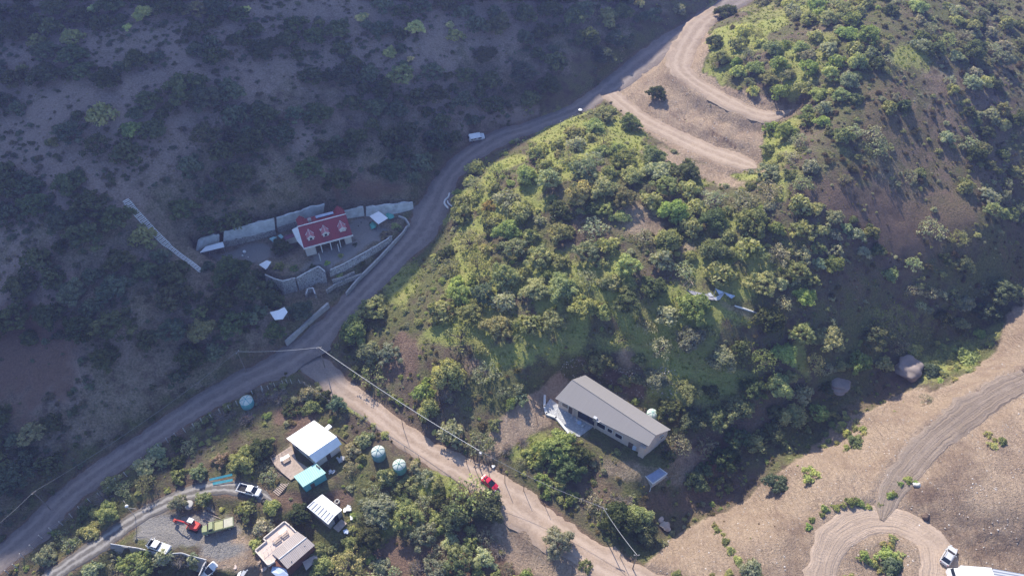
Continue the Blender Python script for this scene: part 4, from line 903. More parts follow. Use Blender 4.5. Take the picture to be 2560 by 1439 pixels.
for i, (px, py, lab) in enumerate([(843, 1254, "pale old tyre lying right of the striped shed"), (659, 1252, "old tyre lying in the brush right of the white pickup")]):
    mb = MB(); n = 20
    pts = [(.32 * math.cos(2 * math.pi * k / n), .32 * math.sin(2 * math.pi * k / n), .12) for k in range(n + 1)]; mb.tube(pts, .13, n=8)
    o = mb.build("old_tyre", M_conc if i == 0 else M_black, smooth=True); o.location = ground(px, py); o.scale = (1.4,) * 3; setprops(o, lab, "tyre", "old tyres")
# turquoise sheets, beams, well cover
for i, (a, b, wd, lab) in enumerate([((524, 1199), (581, 1186), .38, "upper of the two long turquoise metal sheets"), ((532, 1209), (582, 1199), .45, "lower of the two long turquoise metal sheets")]):
    A, B = at_h(*a, .5), at_h(*b, .5); d = B - A; n_ = Vector((-d.y, d.x, 0)).normalized() * wd / 2; z_ = Vector((0, 0, .25))
    o = MB().slab([A - n_, B - n_, B + n_ + z_, A + n_ + z_], .06).build("metal_sheet", M_turq, org=A); setprops(o, lab, "sheet", "turquoise metal sheets")
w_ = thing("well_cover", ground(473, 1262), "round pale concrete well cover between two small trees", "well")
MB().lathe([(.95, -.2), (.95, .45), (.9, .55), (.4, .62), (.16, .64)], 28).build("concrete_ring", M_conc, w_, smooth=True); MB().lathe([(.15, .6), (.15, .68)], 12).build("lid", M_dark, w_)
for i, (a, b, lab) in enumerate([((515, 1274), (545, 1287), "dark timber beam above the green truck"), ((520, 1283), (552, 1296), "pale timber beam just above the green truck"), ((510, 1297), (535, 1308), "thin pole lying beside the bonnet of the green truck"), ((838, 1085), (876, 1114), "dark timber beam right of the white-roofed house"), ((1338, 1032), (1345, 1062), "dark pipe standing on the brown plot left of the long house")]):
    A, B = at_h(*a, .25), at_h(*b, .25); o = MB().tube([A, B], .14 if i in (0, 3) else .08, n=5).build("beam", M_darkwood if i in (0, 3, 4) else M_wood, org=A); setprops(o, lab, "beam", "beams lying about")
# ---------------------------------------------------------------- water tanks
def tank(px, py, h, r, m, label, ribs=True):
    p = at_h(px, py, h); z0 = gz(p.x, p.y); rt = thing("water_tank", (p.x, p.y, z0 - .1), label, "water tank", "ribbed plastic water tanks")
    b = MB().lathe([(r, 0), (r, h * .12), (r * 1.02, h * .14), (r, h * .17), (r, h * .42), (r * 1.02, h * .45), (r, h * .48), (r, h * .78), (r * .97, h * .82)], 32).build("tank_body", m, rt, smooth=True)
    top = [(r * .97, h * .82), (r * .8, h * .92), (r * .55, h * .985), (r * .25, h * 1.02), (.02, h * 1.03)]
    MB().lathe(top, 32).build("domed_top", paint("sunlit_dome_plastic", (.56, .62, .56), .6, .16, 1.5, (.38, .42, .38)), rt, smooth=True)  # dome coloured paler than the body to stand for sun on it
    for k in range(6):
        a = k * math.pi / 3 + .3; MB().tube([(q * math.cos(a), q * math.sin(a), z + .02) for q, z in top[:4]], .07, n=5).build("rib", m, rt)
    MB().lathe([(.22, h * 1.0), (.22, h * 1.08), (.1, h * 1.09)], 14).build("lid", m, rt)
tank(944, 1124, 2.7, 1.5, paint("blue_green_plastic", (.13, .27, .29), .55, .18, 1, (.26, .32, .30)), "bluish green water tank left of the green one beside the side road")
tank(997, 1158, 2.7, 1.45, paint("green_plastic", (.13, .30, .24), .5, .1, 1, (.2, .32, .26)), "green water tank nearest the side road")
tank(614, 998, 2.3, 1.5, paint("turquoise_plastic", (.13, .40, .42), .5, .1, 1, (.16, .32, .34)), "turquoise water tank in the shade beside the main road")
tank(1632, 1029, 2.2, 1.25, paint("pale_green_plastic", (.32, .52, .47), .5, .1, 1), "pale green water tank behind the long house")
# ---------------------------------------------------------------- vehicles
def sec(x, w, z0, zm, z1, wt): return [Vector((x, -w * .9, z0)), Vector((x, w * .9, z0)), Vector((x, w, (z0 + zm) / 2)), Vector((x, w, zm)), Vector((x, wt, z1)), Vector((x, -wt, z1)), Vector((x, -w, zm)), Vector((x, -w, (z0 + zm) / 2))]
def wheels(rt, xs, w, r, m_rim=None):
    for x in xs:
        for sg in (-1, 1):
            t = MB(); a = [(x, sg * (w - .22), r), (x, sg * w, r)]; t.tube(a, r, n=18); wh = t.build("wheel", M_black, rt, smooth=False)
            MB().tube([(x, sg * (w - .02), r), (x, sg * (w + .02), r)], r * .58, n=12).build("rim", m_rim or M_metal, rt).parent = wh
def car(kind, name, px, py, px2, py2, label, col, rough=.3, cat="car", L=4.4, Wd=1.8):
    """heading from pixel 1 (rear) to pixel 2 (front)"""
    m = paint(name + "_paint", col, rough, .08, .8, tuple(c * .55 + .12 for c in col), spec=.5)
    a, b = ground(px, py), ground(px2, py2); c = (a + b) / 2; yaw = math.atan2(b.y - a.y, b.x - a.x); c.z = gz(c.x, c.y) + .1
    if kind == 'roadside': c.z += 0
    rt = thing(name, c, label, cat, tilt=tilt_to(c, yaw)); h = Wd / 2; H2 = L / 2
    glass = M_dark
    if kind in ('sedan', 'suv'):
        hh = {'sedan': 1.42, 'suv': 1.68}[kind]; bl = .86 if kind == 'sedan' else 1.0
        MB().loft([sec(-H2, h * .80, .35, .6, bl * .86, h * .72), sec(-H2 + .15, h * .95, .28, .68, bl * .98, h * .84), sec(-H2 + .8, h, .25, .7, bl, h * .9), sec(0, h, .25, .7, bl, h * .92), sec(H2 - 1.1, h, .25, .68, bl * .96, h * .9), sec(H2 - .25, h * .93, .28, .6, bl * .82, h * .8), sec(H2, h * .72, .35, .5, bl * .68, h * .62)]).build("body", m, rt, smooth=True)
        r0, r1 = (-H2 + .25, .45) if kind == 'suv' else (-H2 + .75, .5)
        MB().loft([sec(r0, h * .86, bl - .06, bl, bl + .02, h * .8), sec(r0 + .45, h * .86, bl - .05, bl, hh - .03, h * .68), sec(r1 - .5, h * .86, bl - .05, bl, hh - .03, h * .7), sec(r1 + .55, h * .84, bl - .06, bl - .02, bl + .02, h * .8)]).build("window_glass", glass, rt)
        MB().loft([sec(r0 + .5, h * .70, hh - .06, hh - .02, hh, h * .6), sec(-.3, h * .74, hh - .05, hh, hh + .03, h * .64), sec(r1 - .5, h * .72, hh - .06, hh - .02, hh, h * .62)]).build("roof", m, rt, smooth=True)
        for sg in (-1, 1): MB().tube([(r1 + .5, sg * h * .84, bl - .02), (r1 - .5, sg * h * .71, hh - .02), (r0 + .5, sg * h * .7, hh - .02), (r0 + .05, sg * h * .84, bl)], .05, n=5).build("roof_pillar", m, rt)
        for sg in (-1, 1): MB().box((.45, sg * (h + .08), bl + .06), (.16, .2, .13)).build("mirror", m, rt)
        wheels(rt, (-H2 + .85, H2 - .85), h, .34)
        if kind == 'suv':
            for sg in (-1, 1): MB().tube([(r0 + .6, sg * h * .6, hh + .05), (r1 - .6, sg * h * .6, hh + .05)], .03, n=5).build("roof_rail", M_metal, rt)
    elif kind == 'pickup':
        bl = 1.05; hh = 1.75
        MB().loft([sec(-.35, h, .4, .8, bl, h * .93), sec(H2 - 1.3, h, .4, .8, bl, h * .92), sec(H2 - .25, h * .96, .42, .75, bl * .93, h * .84), sec(H2, h * .78, .48, .7, bl * .82, h * .7)]).build("body", m, rt, smooth=True)
        bed = MB(); bed.box((-H2 / 2 - .2, 0, .55), (H2 - .35, Wd * .94, .14))
        for sg in (-1, 1): bed.box((-H2 / 2 - .2, sg * (h - .05), .82), (H2 - .3, .09, .5))
        bed.box((-H2 + .02, 0, .82), (.09, Wd * .98, .5)); bed.box((-.37, 0, .85), (.09, Wd * .98, .52)); bed.build("bed", m, rt)
        MB().box((-H2 / 2 - .2, 0, .635), (H2 - .5, Wd * .86, .02)).build("bed_liner", M_black, rt)
        MB().loft([sec(-.35, h * .88, bl - .05, bl, bl + .02, h * .82), sec(-.18, h * .88, bl - .05, bl, hh - .04, h * .72), sec(.95, h * .88, bl - .05, bl, hh - .04, h * .74), sec(1.75, h * .86, bl - .06, bl - .02, bl + .01, h * .82)]).build("window_glass", glass, rt)
        MB().loft([sec(-.25, h * .74, hh - .07, hh - .03, hh, h * .66), sec(.4, h * .78, hh - .06, hh, hh + .03, h * .68), sec(1.0, h * .76, hh - .07, hh - .03, hh, h * .66)]).build("roof", m, rt, smooth=True)
        for sg in (-1, 1):
            MB().tube([(1.7, sg * h * .86, bl), (.95, sg * h * .75, hh - .03)], .05, n=5).build("roof_pillar", m, rt); MB().tube([(.35, sg * h * .89, bl), (.35, sg * h * .75, hh - .03)], .06, n=5).build("roof_pillar", m, rt)
            MB().box((1.55, sg * (h + .1), bl + .1), (.16, .24, .18)).build("mirror", m, rt)
        wheels(rt, (-H2 + 1.0, H2 - .9), h, .38)
    elif kind == 'hardtop':
        bl = 1.15; hh = 2.0
        MB().loft([sec(-H2, h * .96, .45, .85, bl, h * .92), sec(H2 - 1.3, h, .45, .85, bl, h * .93), sec(H2 - .1, h * .92, .48, .8, bl * .97, h * .82), sec(H2, h * .8, .55, .8, bl * .88, h * .74)]).build("body", m, rt)
        MB().loft([sec(-H2 + .03, h * .93, bl - .1, bl + .2, hh, h * .86), sec(.2, h * .93, bl - .1, bl + .2, hh, h * .86)]).build("hardtop", m, rt)
        MB().loft([sec(.2, h * .9, bl - .1, bl, hh - .05, h * .82), sec(.95, h * .9, bl - .1, bl, hh - .08, h * .8), sec(1.3, h * .88, bl - .1, bl - .04, bl + .05, h * .84)]).build("window_glass", glass, rt)
        MB().box((.55, 0, hh - .02), (.9, Wd * .84, .07)).build("cab_roof", m, rt)
        for x in (-H2 + .65, -H2 + 1.55):
            for sg in (-1, 1): MB().box((x, sg * h * .935, hh - .38), (.6, .06, .36)).build("side_window", glass, rt)
        MB().box((H2 + .1, 0, .6), (.16, Wd * .95, .2)).build("bumper", M_black, rt); MB().tube([(-H2 - .12, .3, 1.0), (-H2 + .02, .3, 1.0)], .36, n=14).build("spare_wheel", M_black, rt)
        for sg in (-1, 1): MB().box((H2 - .9, sg * (h - .02), .86), (.95, .2, .12)).build("wheel_arch", m, rt)
        wheels(rt, (-H2 + .85, H2 - .85), h, .42)
    for sg in (-1, 1):
        MB().box((H2 - .04, sg * h * .62, .78 if kind != 'sedan' else .62), (.1, .36, .16)).build("headlight", M_white, rt)
        MB().box((-H2 + .0, sg * h * .72, .85), (.06, .2, .22)).build("tail_light", paint("red_lens", (.4, .02, .02), .3, .02, 1), rt)
    return rt
car('pickup', "pickup_truck", 599, 1222, 652, 1236, "white double-cab pickup parked at the upper end of the driveway", (.82, .82, .82), L=5.2, Wd=1.85, cat="pickup")
bk = car('pickup', "pickup_truck", 431, 1381, 369, 1357, "white pickup with its bonnet open behind the grey yard wall", (.83, .83, .84), L=5.1, Wd=1.85, cat="pickup")
MB().box((1.85, 0, 1.55), (.06, 1.5, 1.0), 0, R(-25)).build("open_bonnet", M_white, bk); MB().box((1.9, 0, 1.03), (1.0, 1.3, .12)).build("engine_bay", M_dark, bk); MB().box((-1.55, 0, 1.1), (1.9, 1.8, .1)).build("bed_cover", M_white, bk)
car('suv', "silver_suv", 2353, 1417, 2383, 1368, "silver car parked beside the white truck in the lower right", (.55, .55, .56), .25, L=4.5, Wd=1.82)
car('sedan', "red_car", 1208, 1197, 1240, 1223, "red car on the side road half under the broad tree", (.62, .02, .06), .2, L=4.2, Wd=1.72)
car('hardtop', "white_jeep", 1170, 349, 1211, 342, "white off-road vehicle with a hard top parked on the shaded main road", (.78, .80, .84), .4, L=4.7, Wd=1.9, cat="off-road car")
vn = car('suv', "white_van", 514, 1439, 539, 1406, "small white van at the bottom edge beside the short grey wall", (.84, .84, .84), .4, L=4.6, Wd=1.75, cat="van")
def green_truck():
    a, b = ground(582, 1313), ground(516, 1331); c = (a + b) / 2; c.z = gz(c.x, c.y) + .05; yaw = math.atan2(b.y - a.y, b.x - a.x)
    m = paint("faded_green_paint", (.30, .33, .17), .6, .1, 1.5, (.42, .40, .28)); m2 = paint("faded_beige_load", (.48, .46, .36), .8, .12, 1.5, (.35, .32, .25))
    rt = thing("green_truck", c, "old green flatbed truck parked in the yard right of the red digger", "truck", tilt=tilt_to(c, yaw))
    MB().loft([sec(2.0, .85, .6, 1.1, 1.5, .7), sec(2.9, .8, .6, 1.1, 1.45, .6), sec(3.15, .6, .7, 1.0, 1.3, .5)]).build("bonnet", m, rt, smooth=True)
    MB().loft([sec(.75, .98, .6, 1.4, 2.15, .8), sec(1.5, .98, .6, 1.4, 2.15, .82), sec(2.05, .95, .6, 1.4, 1.5, .85)]).build("cab", m, rt)
    MB().box((1.82, 0, 1.82), (.06, 1.5, .5), 0, R(-42)).build("windscreen", M_dark, rt)
    for sg in (-1, 1): MB().box((1.25, sg * .93, 1.72), (.6, .12, .4)).build("side_window", M_dark, rt); MB().box((2.5, sg * .9, .95), (1.0, .3, .14)).build("mudguard", m, rt)
    MB().box((-1.3, 0, 1.0), (3.9, 2.1, .12)).build("load_bed", m2, rt)
    for sg in (-1, 1): MB().box((-1.3, sg * 1.04, 1.25), (3.9, .08, .5)).build("side_board", m, rt)
    MB().box((-3.26, 0, 1.25), (.08, 2.1, .5)).build("tailboard", m, rt); MB().box((.66, 0, 1.4), (.08, 2.1, .85)).build("headboard", m, rt)
    MB().box((-.35, .1, 1.3), (1.7, 1.8, .5)).build("load", paint("yellow_green_tarpaulin", (.38, .38, .20), .8, .12, 2), rt); MB().box((-2.25, 0, 1.28), (1.8, 1.9, .42)).build("load", m2, rt)
    wheels(rt, (-2.2, 2.35), 1.0, .45)
green_truck()
def digger():
    c = ground(487, 1318); f = ground(441, 1300); yaw = math.atan2(f.y - c.y, f.x - c.x); m = paint("red_machine_paint", (.60, .06, .05), .5, .1, 1.5, (.35, .06, .05))
    rt = thing("red_digger", c, "small red digger with a white cab roof and its arm stretched out to the left", "digger", rz=yaw)
    for sg in (-1, 1): tk = MB(); tk.tube([(-1.0, sg * .75 - .2, .35), (-1.0, sg * .75 + .2, .35)], .34, n=14); tk.tube([(1.0, sg * .75 - .2, .35), (1.0, sg * .75 + .2, .35)], .34, n=14); tk.box((0, sg * .75, .35), (2.0, .4, .66)); tk.build("track", M_black, rt)
    MB().lathe([(.5, .6), (.5, .85)], 16).build("turntable", M_black, rt)
    MB().loft([[Vector((x, y, z)) for y, z in ((-.85 * k, .85), (.85 * k, .85), (.85 * k, 1.45), (.7 * k, 1.6), (-.7 * k, 1.6), (-.85 * k, 1.45))] for x, k in ((-1.35, .7), (-1.1, .95), (-.2, 1), (.3, 1))]).build("engine_cover", m, rt, smooth=True)
    MB().box((.55, -.38, 1.55), (1.1, .85, 1.4)).build("cab", M_dark, rt); MB().box((.5, -.38, 2.3), (1.2, .95, .12)).build("cab_roof", M_white, rt)
    for x in (.02, 1.08):
        for y in (-.78, .03): MB().tube([(x, y, .9), (x, y, 2.25)], .05, n=5).build("cab_pillar", M_white, rt)
    bm_ = MB(); bm_.tube([(.5, .4, 1.1), (1.5, .4, 2.3), (3.0, .4, 2.0)], .17, .13, n=6); bm_.build("boom", m, rt)
    MB().tube([(3.0, .4, 2.1), (4.2, .4, 1.3)], .13, .11, n=6).build("stick", m, rt); MB().tube([(.9, .4, 1.3), (1.9, .4, 2.0)], .07, n=6).build("cylinder", M_metal, rt)
    MB().loft([[Vector((x, y, z)) for x, z in ((4.0, 1.4), (4.55, 1.2), (4.5, .7), (4.1, .5), (3.8, .8))] for y in (.1, .7)]).build("bucket", paint("rusty_red_bucket", (.40, .08, .05), .7, .2, 3), rt)
    MB().box((1.35, 0, .35), (.12, 1.8, .35)).build("dozer_blade", m, rt)
digger()
def box_truck():
    A = W(2401, 1412, 13.6); B = W(2479, 1418, 13.6); yaw = math.atan2(B.y - A.y, B.x - A.x); z0 = gz(A.x + 2, A.y - 1)
    rt = thing("box_truck", (A.x, A.y, z0), "white box truck cut off by the lower right edge beside the silver car", "truck", rz=yaw)
    L = (B - A).length; hb = 13.6 - z0
    MB().box((L / 2, -1.2, (hb + .9) / 2), (L, 2.4, hb - .9)).build("cargo_box", M_whiteroof, rt, bevel=.04)
    MB().loft([[Vector((x, y, z)) for y, z in ((-2.1 * k - .1, .7), (-.3 + .0, .7), (-.12, 1.6), (-.35, h_), (-2.05, h_), (-2.3, 1.6))] for x, k, h_ in ((-1.75, 1, 1.7), (-1.6, 1, 1.9), (-.95, 1, 2.5), (-.08, 1, 2.55))]).build("cab", M_whiteroof, rt, smooth=True)
    MB().box((-1.33, -1.2, 2.15), (.05, 1.7, .85), 0, R(40)).build("windscreen", M_dark, rt); MB().box((-.75, -.17, 1.9), (.6, .12, .5)).build("side_window", M_dark, rt); MB().box((-.75, -2.24, 1.9), (.6, .12, .5)).build("side_window", M_dark, rt)
    MB().box((L / 2 - .3, -1.2, .75), (L + 1, .9, .25)).build("chassis", M_black, rt)
    for x in (-.9, L - 1.2):
        for y in (-.15, -2.25): MB().tube([(x, y - .12, .45), (x, y + .12, .45)], .45, n=16).build("wheel", M_black, rt)
    ct = thing("sheet_roof_shelter", W(2482, 1420, 12.9), "grey ribbed metal roof at the lower right corner behind the white truck", "shelter", rz=R(-11))
    MB().slab([(0, 0, 0), (7.5, 0, 0), (7.5, -2.6, -.2), (-.3, -2.6, -.2)], .08).build("roof", corrugated("ribbed_grey_metal", (.50, .52, .56), .5, (.3, .31, .34), .4, 1, .05, .2), ct)
    for x, y in ((.3, -.3), (7, -.3), (7, -2.3), (.3, -2.3)): MB().tube([(x, y, -3.0), (x, y, -.1)], .06).build("post", M_metal, ct)
box_truck()
# ---------------------------------------------------------------- poles, wires, fences
PL = {}
def pole(key, px, py, h, label, arm=0.0, arm_a=0.0, r=.13, m=None, lamp=False):
    p = at_h(px, py, h); z0 = gz(p.x, p.y); rt = thing("utility_pole", (p.x, p.y, z0), label, "pole", "utility poles")
    MB().tube([(0, 0, -.3), (0, 0, h)], r, r * .7).build("shaft", m or M_polew, rt)
    if arm: MB().box((0, 0, h - .3), (arm, .12, .12), arm_a).build("crossarm", M_polew, rt); 
    for k in ((-.45, 0, .45) if arm else (0,)): MB().lathe([(.05, 0), (.08, .08), (.04, .16)], 8, (k * arm * math.cos(arm_a), k * arm * math.sin(arm_a), h - .22 if arm else h)).build("insulator", M_white, rt)
    PL[key] = Vector((p.x, p.y, z0 + h)); return rt
pole('A', 797, 868, 8, "pole at the junction where the thick cable turns", 1.2, .4)
pole('B', 593, 878, 8, "pole on the bank above the main road left of the junction", 1.0, 1.2)
pole('C', 84, 1230, 8, "white-topped pole beside the main road near the lower left", .9, 1.0)
dd = pole('D', 1197, 1126, 8, "pole with a transformer at the end of the thick cable", 1.6, R(-30)); MB().lathe([(.32, 0), (.34, .1), (.34, .8), (.25, .9)], 14, (.35, 0, 6.2)).build("transformer", M_metal, dd)
pole('E', 1507, 1268, 8, "pole with a crossarm above the silvery shrubs by the side road", 1.8, R(-20))
pole('F', 1592, 1386, 7, "pole at the bottom end of the side road wires", 1.0, 0)
pole('Z', -60, 1355, 8, "pole just outside the left edge", .8, 0)
def wire(a, b, r, m, label, sag=1.0, off=(0, 0, 0), name="cable"):
    A, B = PL[a] + Vector(off), PL[b] + Vector(off); pts = []
    for k in range(15): t = k / 14; p = A.lerp(B, t); p.z -= 4 * sag * t * (1 - t); pts.append(p)
    o = MB().tube(pts, r, n=5).build(name, m, org=A); setprops(o, label, "cable"); return o
wire('A', 'D', .06, M_cable, "thick pale cable running from the junction pole down along the side road", 1.2)
wire('A', 'B', .035, M_cable, "thin wire crossing the main road at the junction", .6)
wire('B', 'C', .03, M_wire, "thin wire above the left bank of the main road", 1.6, (0, 0, .02))
wire('C', 'Z', .03, M_wire, "thin wire at the left edge beside the main road", .4)
wire('D', 'E', .035, M_wire, "wire from the transformer pole to the crossarm pole", 1.4)
wire('E', 'F', .045, M_cable, "pale wire over the glossy dark tree down to the last pole", .6)
lp = thing("street_lamp", at_h(317, 1265, 5.0), "street lamp with a white globe beside the driveway", "lamp", world=True); q = at_h(317, 1265, 5.0); z0 = gz(q.x, q.y); lp.location = (q.x, q.y, z0)
MB().tube([(q.x, q.y, z0 - .2), (q.x, q.y, z0 + 4.8)], .06).build("shaft", M_metal, lp); MB().lathe([(.05, -.35), (.26, -.2), (.36, 0), (.26, .22), (.05, .33)], 14, (q.x, q.y, z0 + 5.1)).build("globe", M_white, lp, smooth=True)
MB().tube([(q.x - 1.4, q.y + 1.6, z0 + 4.5), (q.x, q.y, z0 + 4.4), (q.x + 1.8, q.y - .2, z0 + 4.3)], .04, n=5).build("bracket", M_postw, lp)
VT = [(1004, 1048), (1165, 1137), (1187, 1150), (1222, 1166), (1262, 1186), (1310, 1205), (1356, 1226), (1555, 1372)]
for i, (px, py) in enumerate(VT):
    p = at_h(px, py, 4.0); z0 = gz(p.x, p.y); o = MB().tube([(0, 0, -.2), (0, 0, 4.0)], .075, .055, n=7).build("wooden_post", M_darkwood); o.location = (p.x, p.y, z0)
    setprops(o, "tall thin wooden post on the verge of the side road" if 0 < i < 7 else ["tall thin post beside the upper part of the side road", "tall thin post at the bottom end of the side road"][i == 7], "post", "tall thin posts along the side road" if 0 < i < 7 else None)
def fence(name, tops, h, label, m=M_postw, wires=3, r=.07, gap=7.0):
    Pn = []
    for px, py in tops: p = at_h(px, py, h); Pn.append(Vector((p.x, p.y, gz(p.x, p.y))))
    rt = thing(name, Pn[0], label, "fence", world=True)
    for p in Pn: MB().tube([p - Vector((0, 0, .2)), p + Vector((random.uniform(-.08, .08), random.uniform(-.08, .08), h))], r, n=6).build("fence_post", m, rt)
    mb = MB()
    for k in range(wires): z = h * (k + 1) / (wires + .4); mb.tube([p + Vector((0, 0, z)) for p in Pn], .014, n=4)
    mb.build("fence_wire", M_wire, rt); return rt
fence("post_fence", [(12, 1425), (32, 1410), (49, 1384), (73, 1361), (98, 1337), (122, 1319), (149, 1303), (173, 1284), (195, 1265), (220, 1246), (244, 1232), (268, 1218), (286, 1195), (310, 1180), (332, 1160), (353, 1143), (373, 1127), (394, 1110), (414, 1095), (436, 1082), (458, 1070), (480, 1058), (500, 1046), (525, 1036), (546, 1023), (569, 1013), (590, 1003)], 1.9, "wooden post and wire fence along the lower side of the main road", r=.1)
fence("post_fence", [(653, 972), (668, 963), (684, 957), (704, 951), (715, 948), (726, 949), (747, 948), (761, 955), (776, 966), (800, 984), (822, 1000)], 1.7, "curved post fence inside the road junction", r=.08)
fence("post_fence", [(863, 1010), (885, 1026), (910, 1042), (940, 1062), (975, 1088), (1010, 1112), (1045, 1136)], 1.2, "low fence between the water tanks and the side road", r=.06)
fence("post_fence", [(1378, 305), (1402, 302), (1430, 290), (1448, 283), (1468, 272), (1490, 262)], 1.6, "fence posts on the brow of the hill above the shaded road", r=.08)
gt = fence("farm_gate", [(628, 977), (653, 966)], 1.5, "pale bar gate beside the turquoise water tank", m=M_cop, wires=4, r=.09)
bd = thing("drum", ground(1450, 283), "dark drum with a white lid at the roadside above the hill", "drum")
MB().lathe([(.5, 0), (.55, .4), (.5, .8), (.52, 1.1)], 16).build("drum_body", M_black, bd); MB().lathe([(.6, 1.1), (.6, 1.2), (.3, 1.35)], 16).build("lid", M_white, bd)
# curved white pipes at the bend
for i, L_ in enumerate([[(1124, 483), (1121, 492), (1113, 500), (1111, 507), (1114, 513), (1121, 521)], [(1119, 502), (1120, 507), (1125, 512), (1130, 516)]]):
    pts = [at_h(a, b, .35) for a, b in L_]; pts = cat(pts, .4); o = MB().tube(pts, .26 if i == 0 else .2, n=8).build("drain_pipe", M_white, smooth=True, org=pts[0]); setprops(o, ["thick curved white pipe at the roadside bend above the house", "shorter white pipe beside the thick curved pipe at the bend"][i], "pipe", "white pipes at the bend")
# collapsed tent on the central hill
def tent():
    z = ground(1800, 745).z + .3; rt = thing("collapsed_tent", W(1800, 745, z - .3), "collapsed pale blue tent on the brush slope of the central hill", "tent", world=True)
    for nm, P_, m in (("canvas", [(1789, 721, 1.5), (1811, 730, .9), (1798, 737, .3)], M_lightb), ("canvas", [(1811, 730, .95), (1838, 739, .3), (1829, 746, .1), (1817, 738, .4)], M_lightb), ("canvas", [(1783, 746, .2), (1797, 738, .5), (1812, 731, .9), (1800, 748, .15), (1790, 751, .05)], M_dustw), ("ground_sheet", [(1768, 733, .1), (1776, 730, .35), (1784, 741, .1), (1775, 740, .1)], M_dustw)):
        MB().slab([W(a, b, z + h) for a, b, h in P_], .05).build(nm, m, rt)
    mb = MB(); mb.slab([W(a, b, z - .05) for a, b in [(1716, 724), (1760, 732), (1800, 748), (1786, 750), (1740, 742)]], .05); mb.build("ground_sheet", paint("dusty_violet_sheet", (.30, .29, .33), .9, .15, 2), rt)
    mb = MB(); mb.tube([W(1782, 746, z + .1), W(1789, 720, z + 1.6)], .05); mb.tube([W(1797, 738, z), W(1812, 729, z + 1.1)], .05); mb.build("tent_pole", M_metal, rt)
tent()
for i, (a, b) in enumerate([((1707, 716), (1724, 698)), ((1712, 727), (1728, 710)), ((1725, 699), (1733, 712))]):
    A, B = at_h(*a, .3), at_h(*b, 1.6); o = MB().tube([A, B], .06, n=5).build("tent_stick", M_wood, org=A); setprops(o, ["leftmost stick leaning left of the collapsed tent", "lower stick left of the collapsed tent", "right stick of the three near the collapsed tent"][i], "stick", "sticks near the collapsed tent")
wl = [at_h(a, b, .1) for a, b in [(1836, 764), (1862, 772), (1888, 781), (1910, 792)]]
o = MB().tube(wl, .22, n=5).build("low_wall", M_cop, org=wl[0]); setprops(o, "low pale stone edge right of the collapsed tent", "wall")
# ---------------------------------------------------------------- boulders and loose stones
def rock(px, py, r, label, m, sq=.7, seed=0, group=None):
    g = np.random.default_rng(seed); bm = bmesh.new(); bmesh.ops.create_icosphere(bm, subdivisions=4, radius=1); dirs = g.normal(size=(9, 3)); dirs /= np.linalg.norm(dirs, axis=1)[:, None]; cut = g.uniform(.5, .9, 9)
    for v in bm.verts:
        p = np.array(v.co[:])
        for d, c in zip(dirs, cut):
            k = p @ d
            if k > c: p = p - d * (k - c) * .85
        n_ = .07 * math.sin(p[0] * 5 + seed) * math.sin(p[1] * 6 + 1) + .05 * math.sin(p[2] * 9 + p[0] * 7 + seed); v.co = Vector(p * (1 + n_ + .22 * mnoise.noise(Vector(p * 1.7 + seed)) + .08 * mnoise.noise(Vector(p * 5 + seed)))) 
    me = bpy.data.meshes.new("boulder"); bm.to_mesh(me); bm.free(); me.materials.append(m); me.polygons.foreach_set('use_smooth', [True] * len(me.polygons))
    p = ground(px, py); o = link(bpy.data.objects.new("boulder", me)); o.location = (p.x, p.y, p.z + r * sq * .15); o.scale = (r, r * .85, r * sq); o.rotation_euler = (0, 0, g.uniform(0, 6)); setprops(o, label, "boulder", group); return o
M_rock = paint("weathered_granite", (.27, .225, .205), .95, .3, .7, (.13, .105, .10), bump=1.0, bsc=2.0)
rock(2272, 925, 4.0, "huge round boulder with bushes on top at the gully head", M_rock, .62, 3)
rock(2098, 962, 2.9, "large cracked boulder above the gully with pale chips", M_rock, .42, 25)
rock(1662, 1312, 1.5, "pale boulder at the foot of the cleared earth near the gully", paint("pale_tan_rock", (.50, .41, .34), .95, .15, 1.2, (.38, .3, .25), bump=.5, bsc=3), .6, 8)
rock(1652, 1298, .7, "small pale rock above the pale boulder", paint("pale_tan_rock", (.50, .41, .34)), .7, 9)
rock(2292, 1213, .9, "grey boulder at the end of the row of clumps", M_conc, .7, 12)
rock(2316, 1290, .9, "dark clod beside the raked loop track", paint("dark_clod", (.13, .09, .07), .95, .2, 2), .6, 13)
rock(2299, 1313, .3, "small white stone beside the raked loop track", M_white, .6, 14)
g = np.random.default_rng(9); V = []; F = []; n = 0
bI = bmesh.new(); bmesh.ops.create_icosphere(bI, subdivisions=1, radius=1); IV = np.array([v.co[:] for v in bI.verts]); IF = [[v.index for v in f.verts] for f in bI.faces]; bI.free()
while n < 2600:
    k = g.uniform()
    if k < .6: px, py = g.uniform(1650, 2560), g.uniform(860, 1439)
    elif k < .85: px, py = g.uniform(1620, 1980), g.uniform(150, 440)
    else: px, py = g.uniform(1400, 1700), g.uniform(880, 1000)
    d = ray(px, py); zz = 10.0 if k < .6 else (28 if k < .85 else 8)
    q = W(px, py, zz); q = W(px, py, gz(q.x, q.y)); z = gz(q.x, q.y)
    j = min(len(GY) - 1, max(0, int(np.searchsorted(GY, q.y)) - 1)); i = min(len(GX) - 1, max(0, int(np.searchsorted(GX, q.x)) - 1))
    if TAN.reshape(XX.shape)[j, i] < .45 and k < .85: n += .2; continue
    if min(RD[kk].reshape(XX.shape)[j, i] for kk in RD) < -.6 and g.uniform() < .85: n += .2; continue
    r = .05 + .16 * g.uniform() ** 3; b = len(V); s = g.uniform(.6, 1.2, 3) * r
    V += [(q.x + a[0] * s[0], q.y + a[1] * s[1], z + a[2] * s[2] * .7 + .02) for a in IV * g.uniform(.8, 1.2, (len(IV), 1))]; F += [tuple(i_ + b for i_ in f) for f in IF]; n += 1
